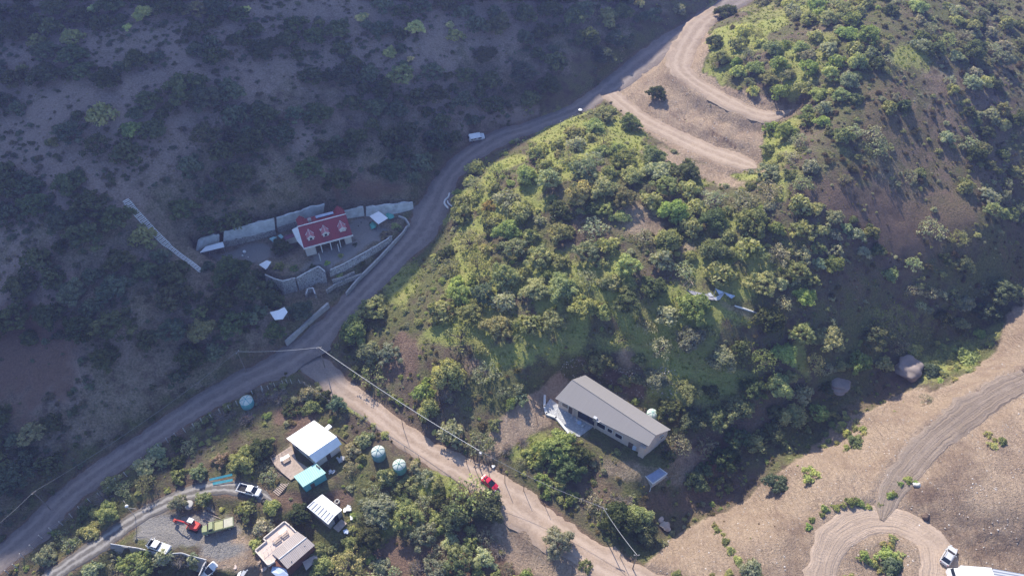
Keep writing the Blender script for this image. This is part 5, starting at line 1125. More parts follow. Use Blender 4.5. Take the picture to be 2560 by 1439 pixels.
me = bpy.data.meshes.new("loose_stones"); me.from_pydata(V, [], F); me.materials.append(paint("pale_loose_stone", (.52, .46, .41), .95, .25, .3)); o = link(bpy.data.objects.new("loose_stones", me)); setprops(o, "loose pale stones strewn over the cleared earth and the cut banks", "stones", kind='stuff')
for o in list(bpy.data.objects):
    if '_w' in o: del o['_w']

HZ = 1
if HZ:
    me_h = bpy.data.meshes.new("haze"); bmh = bmesh.new(); bmesh.ops.create_cube(bmh, size=1); bmh.to_mesh(me_h)
    hz_o = link(bpy.data.objects.new("haze", me_h)); hz_o.scale = (1500, 1260, 190 + 60); hz_o.location = (0, 320, 45)
    setprops(hz_o, kind='stuff')
    mh = bpy.data.materials.new("thin_air_haze"); mh.use_nodes = True; th = mh.node_tree; th.nodes.clear()
    vo = th.nodes.new("ShaderNodeVolumePrincipled"); vo.inputs['Color'].default_value = (.38, .45, 1.0, 1); vo.inputs['Density'].default_value = .00046; vo.inputs['Anisotropy'].default_value = .35
    oh = th.nodes.new("ShaderNodeOutputMaterial"); th.links.new(vo.outputs[0], oh.inputs['Volume']); me_h.materials.append(mh)

# ---------------------------------------------------------------- vegetation
def ico(sub=1):
    bm = bmesh.new(); bmesh.ops.create_icosphere(bm, subdivisions=sub, radius=1)
    V = np.array([v.co[:] for v in bm.verts]); F = np.array([[v.index for v in f.verts] for f in bm.faces]); bm.free(); return V, F
ICV, ICF = ico(1)
def leaf_mat(name, trans=.3, rough=.75, spec=.2):
    m, t, b = mat(name, rough, spec); n = NB(t)
    oi = n.new("ShaderNodeObjectInfo"); at = n.attr('tone'); c = n.coord()
    base = oi.outputs['Color']
    lo = n.mix(1.0, base, (.62, .70, .60), 'MULTIPLY'); hi = n.mix(1.0, base, (1.5, 1.38, 1.15), 'MULTIPLY')
    o = n.mix(at, lo, hi)
    o = n.mix(n.ramp(n.noise(c, 1.1, 3), .45, .7, 0, .45), o, n.mix(1.0, base, (1.12, 1.03, .86), 'MULTIPLY'))
    n.l.new(o, b.inputs['Base Color'])
    tr = n.new("ShaderNodeBsdfTranslucent"); n.l.new(n.mix(1.0, o, (1.3, 1.35, .8), 'MULTIPLY'), tr.inputs[0])
    mx = n.new("ShaderNodeMixShader"); mx.inputs[0].default_value = trans
    out = t.nodes['Material Output']; n.l.new(b.outputs[0], mx.inputs[1]); n.l.new(tr.outputs[0], mx.inputs[2]); n.l.new(mx.outputs[0], out.inputs[0])
    return m
M_leaf = leaf_mat("small_leaf_foliage", .36); M_bark = paint("rough_bark", (.16, .125, .10), .9, .3, 3)
M_twig = paint("dry_grey_twigs", (.30, .26, .235), .9, .3, 3)
def tubes(paths, n=5):
    """tapered limbs: list of (points, r0, r1) -> one vertex / face set"""
    V = []; F = []
    for P, r0, r1 in paths:
        P = [Vector(p) for p in P]; base = len(V)
        for i, p in enumerate(P):
            d = (P[min(i + 1, len(P) - 1)] - P[max(i - 1, 0)]).normalized()
            a = d.orthogonal().normalized(); b = d.cross(a); r = r0 + (r1 - r0) * i / (len(P) - 1)
            for k in range(n):
                th = 2 * math.pi * k / n; V.append(tuple(p + (a * math.cos(th) + b * math.sin(th)) * r))
        for i in range(len(P) - 1):
            for k in range(n):
                F.append((base + i * n + k, base + i * n + (k + 1) % n, base + (i + 1) * n + (k + 1) % n, base + (i + 1) * n + k))
    return V, F
def crown_mesh(name, seed, ncl=34, leaves=46, hgt=.75, cr=(.2, .34), leaf=.085, core=True, low=.12, open_=0.0, shapes=1):
    """unit-radius crown: foliage clumps through the volume, each a clump of leaf-sized faces round a small leafy core"""
    g = np.random.default_rng(seed); C = []; Rr = []
    lob = [(g.uniform(-.35, .35), g.uniform(-.35, .35), g.uniform(.55, .8)) for _ in range(shapes)]
    tries = 0
    while len(C) < ncl and tries < 4000:
        tries += 1
        th = g.uniform(0, 2 * math.pi); cz = g.uniform(-.1, 1); rr = math.sqrt(1 - max(cz, 0) ** 2) * g.uniform(.35, 1) ** .6
        wob = 1 + .22 * math.sin(th * 3 + seed) + .16 * math.sin(th * 5 + 2 * seed)
        r = g.uniform(*cr) * (1 - .25 * max(cz, 0))
        p = np.array([rr * math.cos(th) * wob * (1 - r), rr * math.sin(th) * wob * (1 - r), (low + (1 - low) * max(cz, 0) * g.uniform(.75, 1)) * hgt])
        if all(np.linalg.norm((p - q) * [1, 1, 1.2]) > (r + s) * (.52 + open_) for q, s in zip(C, Rr)): C.append(p); Rr.append(r)
    V = []; F = []; T = []
    for c, r in zip(C, Rr):
        tone = g.uniform(0, 1)
        if core:
            b = len(V); d = 1 + g.uniform(-.25, .25, len(ICV)); vv = ICV * (r * .72 * d)[:, None] * [1, 1, .8] + c
            V += vv.tolist(); F += [(f[0] + b, f[1] + b, f[2] + b, f[2] + b) for f in ICF]; T += [tone * .7] * len(ICV)
        leaf_n = int(leaves * 1.3 * (r / .27) ** 1.6)
        for _ in range(leaf_n):
            if _ < 0: break
            d = g.normal(size=3); d[2] = abs(d[2]) * 1.1 - .35; d /= np.linalg.norm(d)
            p = c + d * r * g.uniform(.7, 1.12) * np.array([1, 1, .85])
            nrm = d + g.normal(size=3) * .55; nrm /= np.linalg.norm(nrm)
            a = np.cross(nrm, g.normal(size=3)); a /= np.linalg.norm(a) + 1e-9; bb = np.cross(nrm, a); s = leaf * .84 * g.uniform(.6, 1.3)
            b = len(V); V += [(p - a * s - bb * s * .6).tolist(), (p + a * s - bb * s * .35).tolist(), (p + a * s * .8 + bb * s * .7).tolist(), (p - a * s * .7 + bb * s * .5).tolist()]
            F.append((b, b + 1, b + 2, b + 3)); T += [min(1, max(0, tone + g.uniform(-.3, .3)))] * 4
    return V, F, T, C, Rr
def mesh_vft(name, parts):
    """parts: list of (V, F, T or None, material index); triangles given as repeated-vertex quads"""
    me = bpy.data.meshes.new(name); V = []; F = []; T = []; MI = []
    mats = []
    for v, f, t, m in parts:
        b = len(V); V += list(v); T += (t if t else [0.5] * len(v))
        if m not in mats: mats.append(m)
        for q in f:
            q = tuple(i + b for i in q); F.append(q if len(q) == 3 or q[2] != q[3] else q[:3]); MI.append(mats.index(m))
    me.from_pydata([tuple(p) for p in V], [], F)
    for m in mats: me.materials.append(m)
    me.polygons.foreach_set('material_index', MI)
    at = me.attributes.new('tone', 'FLOAT', 'POINT'); at.data.foreach_set('value', np.array(T, np.float32)); me.update(); return me
def limbs(C, seed, base=-.25, r=.05, few=9):
    g = np.random.default_rng(seed + 99); P = []
    P.append(([(0, 0, base), (g.uniform(-.04, .04), g.uniform(-.04, .04), base * .3), (g.uniform(-.08, .08), g.uniform(-.08, .08), .2)], r, r * .55))
    for c in [C[i] for i in g.permutation(len(C))[:few]]:
        m = np.array(c) * [.4, .4, .5]; P.append(([(0, 0, base * .2), tuple(m + g.normal(size=3) * .03), tuple(c)], r * .5, r * .12))
    return tubes(P)
TREE_P = []; SHRUB_P = []; GREY_P = []; DRY_P = []; TUFT_P = []
for i in range(9):
    V, F, T, C, Rr = crown_mesh('t', 100 + i, ncl=(52, 40, 64, 30, 46, 56, 24, 36, 60)[i], leaves=(58, 50, 60, 46, 30, 64, 60, 26, 50)[i], hgt=(.85, .7, .95, .8, 1.1, .62, .9, .75, .8)[i], cr=((.15, .27), (.2, .34), (.12, .22), (.16, .3), (.13, .24), (.15, .28), (.26, .42), (.12, .26), (.14, .3))[i], leaf=(.052, .06, .045, .055, .05, .052, .07, .05, .055)[i], low=.08, open_=(0, 0, 0, .1, .06, 0, 0, .14, .02)[i], core=i not in (4, 7))
    tv, tf = limbs(C, i, base=-.35, r=.055, few=12)
    TREE_P.append((mesh_vft("crown", [(V, F, T, M_leaf)]), mesh_vft("trunk", [(tv, tf, None, M_bark)])))
for i in range(9):
    V, F, T, C, Rr = crown_mesh('s', 200 + i, ncl=20 + 2 * (i % 5), leaves=44, hgt=.5 + .08 * (i % 5), cr=((.2, .38), (.14, .3), (.26, .44))[i % 3], leaf=(.085, .07, .1)[i % 3], low=.05, open_=(.0, .05, 0)[i % 3])
    tv, tf = limbs(C, i, base=-.2, r=.035, few=6)
    SHRUB_P.append(mesh_vft("shrub", [(V, F, T, M_leaf), (tv, tf, None, M_bark)]))
for i in range(6):   # loose, silvery, thin-leaved shrubs: separate twigs show
    V, F, T, C, Rr = crown_mesh('g', 300 + i, ncl=26, leaves=30, hgt=.6, cr=(.16, .27), leaf=.06, core=False, low=.05, open_=.12)
    tv, tf = limbs(C, i, base=-.15, r=.028, few=26)
    GREY_P.append(mesh_vft("grey_shrub", [(V, F, T, M_leaf), (tv, tf, None, M_twig)]))
for i in range(5):   # leafless brush: bundles of twigs
    g = np.random.default_rng(400 + i); P = []
    for k in range(60):
        th = g.uniform(0, 6.28); e = g.uniform(.2, 1.2); L = g.uniform(.6, 1.05)
        d = np.array([math.cos(th) * math.cos(e), math.sin(th) * math.cos(e), math.sin(e) * .85]); b0 = g.normal(size=3) * .12; b0[2] = -.05
        mid = b0 + d * L * .55 + g.normal(size=3) * .05; e2 = b0 + d * L + g.normal(size=3) * .1
        P.append(([tuple(b0), tuple(mid), tuple(e2)], .018, .008))
        for _ in range(3): P.append(([tuple(mid), tuple(mid + d * .2 + g.normal(size=3) * .16)], .011, .005))
    tv, tf = tubes(P, 4)
    V, F, T, C, Rr = crown_mesh('d', 430 + i, ncl=14, leaves=14, hgt=.5, cr=(.16, .3), leaf=.05, core=False)
    DRY_P.append(mesh_vft("dry_shrub", [(tv, tf, None, M_twig), (V, F, T, M_leaf)]))

# density of brush over the photo, one digit per 80 x 80 pixel cell (0 none .. 9 closed)
DEN = """66546544456656666667 2.1 456656 366
56655344356654566677 ..5 555563 465
544534664355666666 2. 4.25 6765 2246
643355463345666 4.. 25 .1.. 4 6 4 3 2 2 4 3
54335567546577 2.6 4 77 4 1 1 2 7 4 3 2 1 1 5 4
4454454776555 3 3 7 5 5 777 4 3 4 7 4 2 2 3 1 5 4
4445567553 1 1 1 . 7 6 4 6 7 6 5 6 6 7 6 4 3 2 1 2 3 3
3465 4 3 1 1 2 . . 1 2 4 7 7 7 7 7 4 6 7 7 7 4 5 4 2 4 5 2 3
1 3 3 4 6 6 5 7 4 . 1 . 5 7 7 7 7 6 8 7 7 7 7 4 4 6 3 4 3 2 4 5
1 4 5 7 7 6 6 7 6 4 . 5 6 4 6 7 7 7 7 7 4 3 3 3 4 5 2 2 2 6 7 3
1 2 4 7 6 7 6 5 3 . 5 6 5 6 6 5 5 4 5 4 6 7 5 7 6 4 4 4 5 5 4 2
. 1 3 4 3 3 4 2 . . 4 7 6 6 4 4 4 3 1 6 6 4 4 6 5 3 5 6 6 6 3 1
. 1 3 3 2 2 1 2 4 2 4 3 4 6 4 3 1 . . . 6 4 4 6 6 5 2 . . 2 . .
1 6 2 2 . 2 4 4 2 . 3 3 . 2 3 3 2 5 . . . 3 6 3 6 4 2 . . . . .
5 3 1 . 3 4 5 7 4 . 2 3 4 3 . 4 6 7 4 2 1 4 5 5 2 3 1 . . . . .
4 1 . 3 3 2 3 1 4 1 3 4 5 7 7 5 . 3 5 5 4 4 3 3 4 2 . . 1 . . .
. . 3 2 . . . 3 4 2 2 6 6 6 6 5 2 4 1 6 4 1 2 2 1 . . . . . . .
2 4 3 4 7 2 1 . 1 5 6 6 5 6 6 5 4 5 2 . 2 2 3 3 . . 2 4 . . . ."""
DG = np.zeros((18, 32))
for j, row in enumerate(DEN.split('\n')):
    r_ = row.replace(' ', '')
    assert len(r_) == 32, (j, len(r_), row)
    DG[j] = [0 if ch == '.' else int(ch) for ch in r_]
for j_, c0_, c1_ in ((11, 24, 29), (12, 23, 26), (13, 22, 25), (14, 20, 24), (15, 19, 23), (16, 19, 21)): DG[j_, c0_:c1_] = np.minimum(8, DG[j_, c0_:c1_] + 2.5)
def dens(px, py):
    u = px / 80 - .5; v = py / 80 - .5; i = int(math.floor(u)); j = int(math.floor(v)); fu, fv = u - i, v - j
    g = lambda a, b: DG[min(17, max(0, b)), min(31, max(0, a))]
    return (g(i, j) * (1 - fu) + g(i + 1, j) * fu) * (1 - fv) + (g(i, j + 1) * (1 - fu) + g(i + 1, j + 1) * fu) * fv
def zone(px, py):
    """which part of the place a photo pixel lies in"""
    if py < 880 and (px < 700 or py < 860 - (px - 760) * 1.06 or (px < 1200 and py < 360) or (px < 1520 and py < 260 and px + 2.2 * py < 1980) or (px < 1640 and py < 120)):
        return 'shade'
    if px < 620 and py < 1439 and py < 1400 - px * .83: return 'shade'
    if px > 1540 and py < 440 and not (px < 1680 and py > 300): return 'top' if px + py * .55 < 2230 else 'right'
    if px > 2040 and py < 820: return 'right'
    if py > 1270 - (px - 1650) * .62 and px > 1640: return 'cleared'
    if px > 1600 and py > 860 - 0: return 'gully'
    if px > 1240 and py > 940: return 'house'
    if py > 900 + max(0, (px - 860) * .72) and px < 1700: return 'bottom'
    return 'hill'
def samp(A, x, y):
    i = np.clip(np.searchsorted(GX, x) - 1, 0, len(GX) - 2); j = np.clip(np.searchsorted(GY, y) - 1, 0, len(GY) - 2); return A[j, i]
occupied = []   # (x, y, r) keep-outs and placed plants
def free(x, y, r, k=.62):
    for ox, oy, orr in occupied:
        if (x - ox) ** 2 + (y - oy) ** 2 < ((r + orr) * k) ** 2: return False
    return True
KEEP = []   # photo-pixel polygons kept clear (buildings, yards)
for poly in [[(480, 600), (600, 560), (760, 505), (900, 500), (1045, 495), (1045, 560), (900, 650), (830, 745), (700, 730), (600, 650), (500, 655)], [(690, 1075), (790, 1030), (880, 1100), (860, 1170), (830, 1230), (740, 1260), (670, 1160)],
             [(750, 1255), (800, 1225), (870, 1270), (860, 1330), (810, 1330)], [(620, 1380), (715, 1290), (800, 1350), (760, 1439), (660, 1439)], [(1370, 990), (1460, 925), (1690, 1070), (1610, 1160), (1470, 1100), (1400, 1060)], [(1585, 1170), (1625, 1140), (1685, 1185), (1635, 1250)], [(515, 1180), (590, 1175), (590, 1215), (520, 1220)], [(665, 755), (725, 755), (725, 805), (665, 810)], [(1690, 690), (1850, 705), (1930, 780), (1920, 810), (1780, 770), (1700, 740)],
             [(280, 1360), (430, 1240), (480, 1285), (600, 1290), (630, 1360), (600, 1439), (540, 1420), (520, 1395)], [(2330, 1360), (2560, 1390), (2560, 1439), (2330, 1439)], [(1150, 325), (1230, 325), (1230, 365), (1150, 365)], [(700, 735), (880, 720), (880, 770), (720, 780)],
             [(580, 985), (640, 985), (640, 1035), (580, 1035)], [(915, 1095), (1025, 1125), (1020, 1200), (920, 1160)], [(2070, 930), (2140, 930), (2140, 990), (2070, 990)], [(2220, 880), (2320, 880), (2320, 960), (2220, 960)], [(265, 470), (350, 460), (570, 670), (480, 740)]]:
    KEEP.append(poly)
def in_poly(px, py, poly):
    c = False; n = len(poly)
    for i in range(n):
        ax, ay = poly[i]; bx, by = poly[(i + 1) % n]
        if (ay > py) != (by > py) and px < (bx - ax) * (py - ay) / (by - ay) + ax: c = not c
    return c
def road_clear(x, y, r):
    x_, y_ = np.array([x]), np.array([y])
    return min(road_d(x_, y_, k)[0][0] for k in RP) > r
PAL = {  # base colours of the foliage kinds; pale has sunlight painted into the leaves
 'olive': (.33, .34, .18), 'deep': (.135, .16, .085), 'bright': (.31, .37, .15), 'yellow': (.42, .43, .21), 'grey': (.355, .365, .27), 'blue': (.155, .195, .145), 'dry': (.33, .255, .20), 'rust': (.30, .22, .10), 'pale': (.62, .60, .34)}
def tint(c, v=.28):
    k = 1 + random.uniform(-v, v); return tuple(max(.01, q * k * (1 + random.uniform(-.08, .08))) for q in c) + (1,)
ZT = {'shade': 'on the shaded hillside above the road', 'top': 'on the sunny slope above the terraced tracks', 'right': 'on the dim grassy slope right of the ridge', 'cleared': 'on the bare cleared earth', 'gully': 'along the dark gully beside the cleared earth',
      'house': 'around the long grey-roofed house', 'bottom': 'between side road and sheds', 'hill': 'on the brushy central hill'}
CN = {'olive': 'olive green', 'deep': 'dark green', 'bright': 'bright green', 'yellow': 'yellow green', 'grey': 'silvery grey green', 'blue': 'blue green', 'dry': 'brown', 'rust': 'rusty orange', 'pale': 'sunlit-coloured pale green'}
counts = {}
def sz(r, kind):
    a = (2.6, 3.6) if kind == 'tree' else (1.5, 2.3)
    return 'small' if r < a[0] else ('middle-sized' if r < a[1] else 'large')
def put_tree(px, py, r, col, label=None, group=None, hs=1.0, lift=.35, g=None):
    p = g or ground(px, py); rt = bpy.data.objects.new("tree", None); link(rt); rt.location = p; rt.rotation_euler = (0, 0, random.uniform(0, 6.28)); rt.empty_display_size = .5
    cm, tm = TREE_P[random.choice((0, 1, 2, 3, 5, 6, 8) if col in ('deep', 'bright', 'blue', 'pale') else range(9))]
    for nm, me in (("crown", cm), ("trunk", tm)):
        o = bpy.data.objects.new(nm, me); link(o); o.parent = rt; o.location = (0, 0, lift * r * hs); o.scale = (r, r * random.uniform(.85, 1.12), r * hs)
        if nm == 'crown': o.color = tint(PAL[col])
    z = zone(px, py)
    setprops(rt, label or "%s %s clumpy tree %s" % (sz(r, 'tree'), CN[col], ZT[z]), "tree", group or "%s %s trees %s" % (sz(r, 'tree'), CN[col], ZT[z]))
    occupied.append((p.x, p.y, r)); counts['tree'] = counts.get('tree', 0) + 1; return rt
def put_shrub(px, py, r, kind, col, label=None, group=None, hs=1.0, g=None):
    p = g or ground(px, py); P = {'shrub': SHRUB_P, 'grey_shrub': GREY_P, 'dry_shrub': DRY_P}[kind]
    o = bpy.data.objects.new(kind, random.choice(P)); link(o); o.location = (p.x, p.y, p.z - .05); o.rotation_euler = (0, 0, random.uniform(0, 6.28))
    o.scale = (r, r * random.uniform(.82, 1.15), r * hs * random.uniform(.85, 1.15)); o.color = tint(PAL[col])
    z = zone(px, py); txt = {'shrub': 'shrub', 'grey_shrub': 'twiggy shrub', 'dry_shrub': 'leafless brush'}[kind]
    setprops(o, label or "%s %s %s %s" % (sz(r, 'shrub'), CN[col], txt, ZT[z]), "shrub", group or "%s %s %ss %s" % (sz(r, 'shrub'), CN[col], txt, ZT[z]))
    occupied.append((p.x, p.y, r * .9)); counts[kind] = counts.get(kind, 0) + 1; return o
# plants one can point at, placed by hand: (px,py of the foot, radius m, colour, kind, label)
HAND = [
 (1178, 1256, 5.6, 'olive', 'T', "broad olive green tree hanging over the red car on the side road"),
 (1215, 1272, 4.3, 'deep', 'T', "dark green tree just below the red car"),
 (1140, 1300, 3.6, 'deep', 'T', "dark tree under the broad olive tree by the side road"),
 (1395, 1130, 4.6, 'bright', 'T', "leafy bright green tree below the patio of the long house"),
 (1438, 1150, 3.9, 'deep', 'T', "dark green tree beside the leafy bright tree below the long house"),
 (1340, 1140, 3.2, 'bright', 'S', "bright green spreading bush left of the patio of the long house"),
 (1545, 1310, 4.2, 'deep', 'T', "glossy dark tree below the sagging wires beside the side road"),
 (1590, 1300, 3.6, 'olive', 'T', "olive tree right of the glossy dark tree by the gully"),
 (355, 1420, 4.4, 'olive', 'T', "round olive tree standing below the grey yard wall"),
 (90, 1092, 3.2, 'grey', 'T', "lone round tree at the edge of the bare slope far left"),
 (950, 1282, 4.1, 'grey', 'T', "grey green tree below the two water tanks"),
 (1020, 1300, 3.9, 'olive', 'T', "olive tree left of the broad tree by the red car"),
 (1060, 1345, 3.4, 'grey', 'T', "grey tree casting a long shadow on the bare ground below the side road"),
 (930, 1350, 3.2, 'deep', 'T', "dark tree between the striped shed and the bare ground"),
 (875, 1425, 4.2, 'olive', 'T', "large olive tree at the bottom edge right of the flat-roofed house"),
 (1150, 1410, 3.9, 'olive', 'T', "olive tree at the bottom edge on the bare ground"),
 (1090, 1432, 3.4, 'grey', 'T', "grey green tree at the bottom edge left of the olive tree"),
 (1395, 1365, 3.6, 'grey', 'T', "tree beside the wide bend of the side road near the bottom edge"),
 (1465, 1415, 1.8, 'olive', 'S', "small round bush on the verge of the side road near the bottom edge"),
 (612, 1158, 3.4, 'olive', 'T', "big clumpy olive tree left of the wooden deck"),
 (655, 1130, 3.0, 'deep', 'T', "dark tree touching the left corner of the wooden deck"),
 (556, 1150, 2.2, 'dry', 'S', "brownish clumpy bush left of the wooden deck"),
 (500, 1186, 2.2, 'grey', 'T', "small tree behind the turquoise metal sheets"),
 (450, 1262, 2.1, 'grey', 'T', "small tree left of the round concrete well cover"),
 (510, 1252, 2.0, 'olive', 'T', "small tree right of the round concrete well cover"),
 (748, 1290, 2.6, 'deep', 'T', "dark tree left of the striped-roof shed"),
 (705, 625, 2.9, 'deep', 'T', "dark round tree in the courtyard left of the red-roofed house"),
 (580, 690, 4.6, 'deep', 'T', "very dark tree at the lower left corner of the courtyard"),
 (630, 735, 4.6, 'deep', 'T', "very dark broad tree below the courtyard wall"),
 (680, 760, 3.3, 'deep', 'T', "dark tree just above the lower white canopy"),
 (755, 785, 3.4, 'blue', 'T', "blue green tree between the lower white canopy and the road wall"),
 (690, 835, 3.0, 'deep', 'T', "dark tree below the lower white canopy"),
 (225, 610, 5.2, 'deep', 'T', "large dark tree on the shaded slope left of the white stairway"),
 (470, 240, 6.0, 'deep', 'T', "largest dark tree high on the shaded hillside"),
 (520, 270, 4.6, 'blue', 'T', "blue green tree touching the largest dark tree high on the shaded hillside"),
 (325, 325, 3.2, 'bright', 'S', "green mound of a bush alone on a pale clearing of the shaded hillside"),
 (60, 90, 4.5, 'deep', 'T', "dark tree near the top left corner of the photo"),
 (600, 450, 4.6, 'deep', 'T', "broad dark tree above the courtyard on the shaded hillside"),
 (250, 380, 4.2, 'deep', 'T', "dark tree above the top of the white stairway"),
 (290, 830, 5.0, 'deep', 'T', "large dark tree on the shaded slope above the main road"),
 (440, 760, 5.0, 'deep', 'T', "large dark tree on the shaded slope below the stairway path"),
 (480, 900, 4.2, 'deep', 'T', "dark tree above the main road left of the junction"),
 (130, 800, 4.0, 'deep', 'T', "dark tree right of the bare slope at the left edge"),
 (360, 45, 3.4, 'pale', 'T', "tree coloured as sunlit near the top left"),  # pale plants: sun on crowns in the shade, put into leaf colour
 (318, 70, 1.6, 'pale', 'S', "small bush coloured as sunlit beside the sunlit-coloured tree at the top left"),
 (232, 28, 1.7, 'pale', 'S', "small bush coloured as sunlit at the top edge left of the sunlit-coloured tree"),
 (1040, 80, 3.0, 'pale', 'T', "tree coloured as sunlit at the top centre"),
 (975, 135, 2.5, 'pale', 'S', "bush coloured as sunlit below the sunlit-coloured tree at the top centre"),
 (1125, 65, 1.8, 'pale', 'S', "bush coloured as sunlit right of the sunlit-coloured tree at the top centre"),
 (1025, 148, 1.3, 'pale', 'S', "tiny bush coloured as sunlit right of the sunlit-coloured bush at the top centre"),
 (905, 45, 2.4, 'pale', 'S', "spreading bush coloured as sunlit at the top left of centre"),
 (610, 28, 1.9, 'pale', 'S', "bush coloured as sunlit at the top edge between the two sunlit-coloured trees"),
 (1600, 12, 2.0, 'pale', 'S', "bush coloured as sunlit at the top edge left of the main road"),
 (1640, 245, 3.1, 'deep', 'T', "dark bush-like tree alone on the bank between the two tracks"),
 (1815, 45, 3.9, 'deep', 'T', "dark tree at the top of the upper track"),
 (1785, 115, 2.8, 'deep', 'T', "dark round tree on the brink of the upper track"),
 (1840, 160, 2.0, 'bright', 'S', "round bright shrub on the grass above the upper track"),
 (1210, 745, 3.3, 'blue', 'T', "round blue green tree in the middle of the central hill"),
 (1225, 515, 2.5, 'rust', 'S', "orange tinged bush on the edge of the bright grass hollow"),
 (1190, 475, 3.1, 'grey', 'T', "pale green tree above the curved white pipes"),
 (925, 890, 3.0, 'grey', 'T', "tall grey green tree at the foot of the central hill near the wires"),
 (1070, 1030, 3.1, 'yellow', 'T', "yellowish tree beside the side road under the thick cable"),
 (845, 1015, 2.3, 'blue', 'T', "blue green tree on the corner inside the junction"),
 (2320, 585, 3.6, 'grey', 'T', "spreading tree with white twigs on the dim slope at the far right"),
 (2390, 610, 3.0, 'olive', 'T', "tree right of the white-twigged tree on the dim slope"),
 (2010, 750, 2.8, 'bright', 'T', "lone bright green tree right of the collapsed tent"),
 (2080, 670, 2.6, 'bright', 'T', "lone tree with bright top on the slope above the collapsed tent"),
 (2280, 660, 2.9, 'grey', 'G', "white-twigged shrub on the dim slope below the spreading tree"),
 (2190, 370, 4.2, 'grey', 'G', "wide silvery shrub on the ridge at the right"),
 (2180, 340, 3.6, 'grey', 'G', "silvery shrub just above the wide silvery shrub on the ridge"),
 (2275, 440, 2.7, 'grey', 'G', "silvery shrub alone below the ridge at the right"),
 (2430, 140, 3.6, 'deep', 'T', "dark tree with grey top near the upper right corner"),
 (2500, 160, 3.2, 'grey', 'T', "grey tree near the upper right corner"),
 (2500, 740, 4.4, 'deep', 'T', "dark tree in the gully at the right edge"),
 (2460, 790, 3.8, 'deep', 'T', "dark tree in the gully above the cleared earth at the right"),
 (2140, 1108, 2.1, 'olive', 'S', "low bush alone on the bare earth in the lower right"),
 (2318, 1003, 2.0, 'grey', 'G', "spiky grey bush alone on the bare earth beside the muddy track"),
 (2030, 1192, 2.6, 'yellow', 'S', "round yellowish bush at the edge of the bare earth"),
 (1940, 1215, 3.1, 'blue', 'T', "round blue green bush-like tree at the edge of the cleared earth"),
 (1880, 1428, 2.8, 'grey', 'S', "grey bush at the bottom edge left of the raked loop track"),
 (1840, 1030, 3.6, 'olive', 'T', "olive tree on the bank left of the gully"),
 (2040, 1040, 3.0, 'bright', 'T', "bright tree on the gully edge below the big boulders"),
 (2280, 880, 2.6, 'yellow', 'S', "yellow green bush sitting on the round boulder"),
 (2420, 900, 3.9, 'yellow', 'S', "wide yellow green bush at the gully head on the right"),
 (2330, 930, 2.4, 'blue', 'S', "blue green bush right of the round boulder"),
 (2450, 835, 1.6, 'bright', 'S', "small bright bush at the top of the bare bank at the right"),
 (2160, 1395, 1.7, 'bright', 'S', "leafy bush inside the raked loop track"),
 (2215, 1385, 2.0, 'bright', 'S', "bright leafy bush on the right inside the raked loop track"),
 (2230, 1420, 2.2, 'blue', 'S', "grey green bush inside the raked loop track at the bottom edge"),
 (2100, 915, 2.0, 'yellow', 'S', "yellow bush above the cracked boulder"),
 (1720, 985, 3.2, 'olive', 'T', "olive tree behind the green tank of the long house"),
 (1640, 955, 3.2, 'grey', 'T', "grey green tree above the right part of the long house"),
 (1650, 880, 3.4, 'grey', 'T', "grey tree on the grassy bank above the long house"),
 (1480, 1255, 2.8, 'grey', 'G', "bare silvery shrub between the bright tree and the blue-grey slab"),
 (1505, 1290, 2.4, 'grey', 'G', "silvery shrub beside the pole over the side road"),
 (640, 1360, 1.8, 'yellow', 'S', "yellow bush left of the flat-roofed house"),
 (680, 1268, 1.9, 'bright', 'S', "bright bush between the white pickup and the flat-roofed house"),
 (1425, 1188, 3.6, 'deep', 'T', "dark tree in the lower corner under the leafy bright tree by the long house"),
 (1610, 1335, 3.0, 'deep', 'T', "dark tree at the gully mouth beside the pale boulder"),
 (818, 658, .8, 'bright', 'S', "green bush on the terrace edge before the red-roofed house, leftmost"), (852, 640, .8, 'olive', 'S', "small bush in the middle of the terrace edge before the red-roofed house"), (888, 612, .9, 'deep', 'S', "dark bush on the terrace edge right of the red-roofed house"),
 (965, 588, 1.9, 'dry', 'S', "brown bush below the square white canopy"), (988, 566, 1.3, 'olive', 'S', "bush right below the square white canopy near the road bend"), (1003, 575, 1.0, 'grey', 'S', "grey bush at the road bend inside the long kerb wall"),
 (700, 668, 1.6, 'bright', 'S', "green mound of a bush below the dark round courtyard tree"), (735, 672, 1.3, 'bright', 'S', "green mound right of the bush below the dark courtyard tree"), (780, 666, .9, 'deep', 'S', "dark bush on top of the curved stone wall"), (850, 690, 1.0, 'olive', 'S', "bush between the garden terrace walls"), (905, 660, 1.0, 'deep', 'S', "dark bush between the upper garden terrace and the kerb wall"), (520, 668, 1.8, 'blue', 'S', "blue green bush at the foot of the white stairway"),
 (930, 560, .9, 'deep', 'S', "small dark green bush left of the square white canopy"),
]
random.seed(11)
for px, py, r, col, kd, lab in HAND:
    if kd == 'T': put_tree(px, py, r, col, lab, "trees", hs=random.uniform(.85, 1.05), lift=.3)
    else: put_shrub(px, py, r, 'shrub' if kd == 'S' else 'grey_shrub', col, lab, "shrubs", hs=.95)
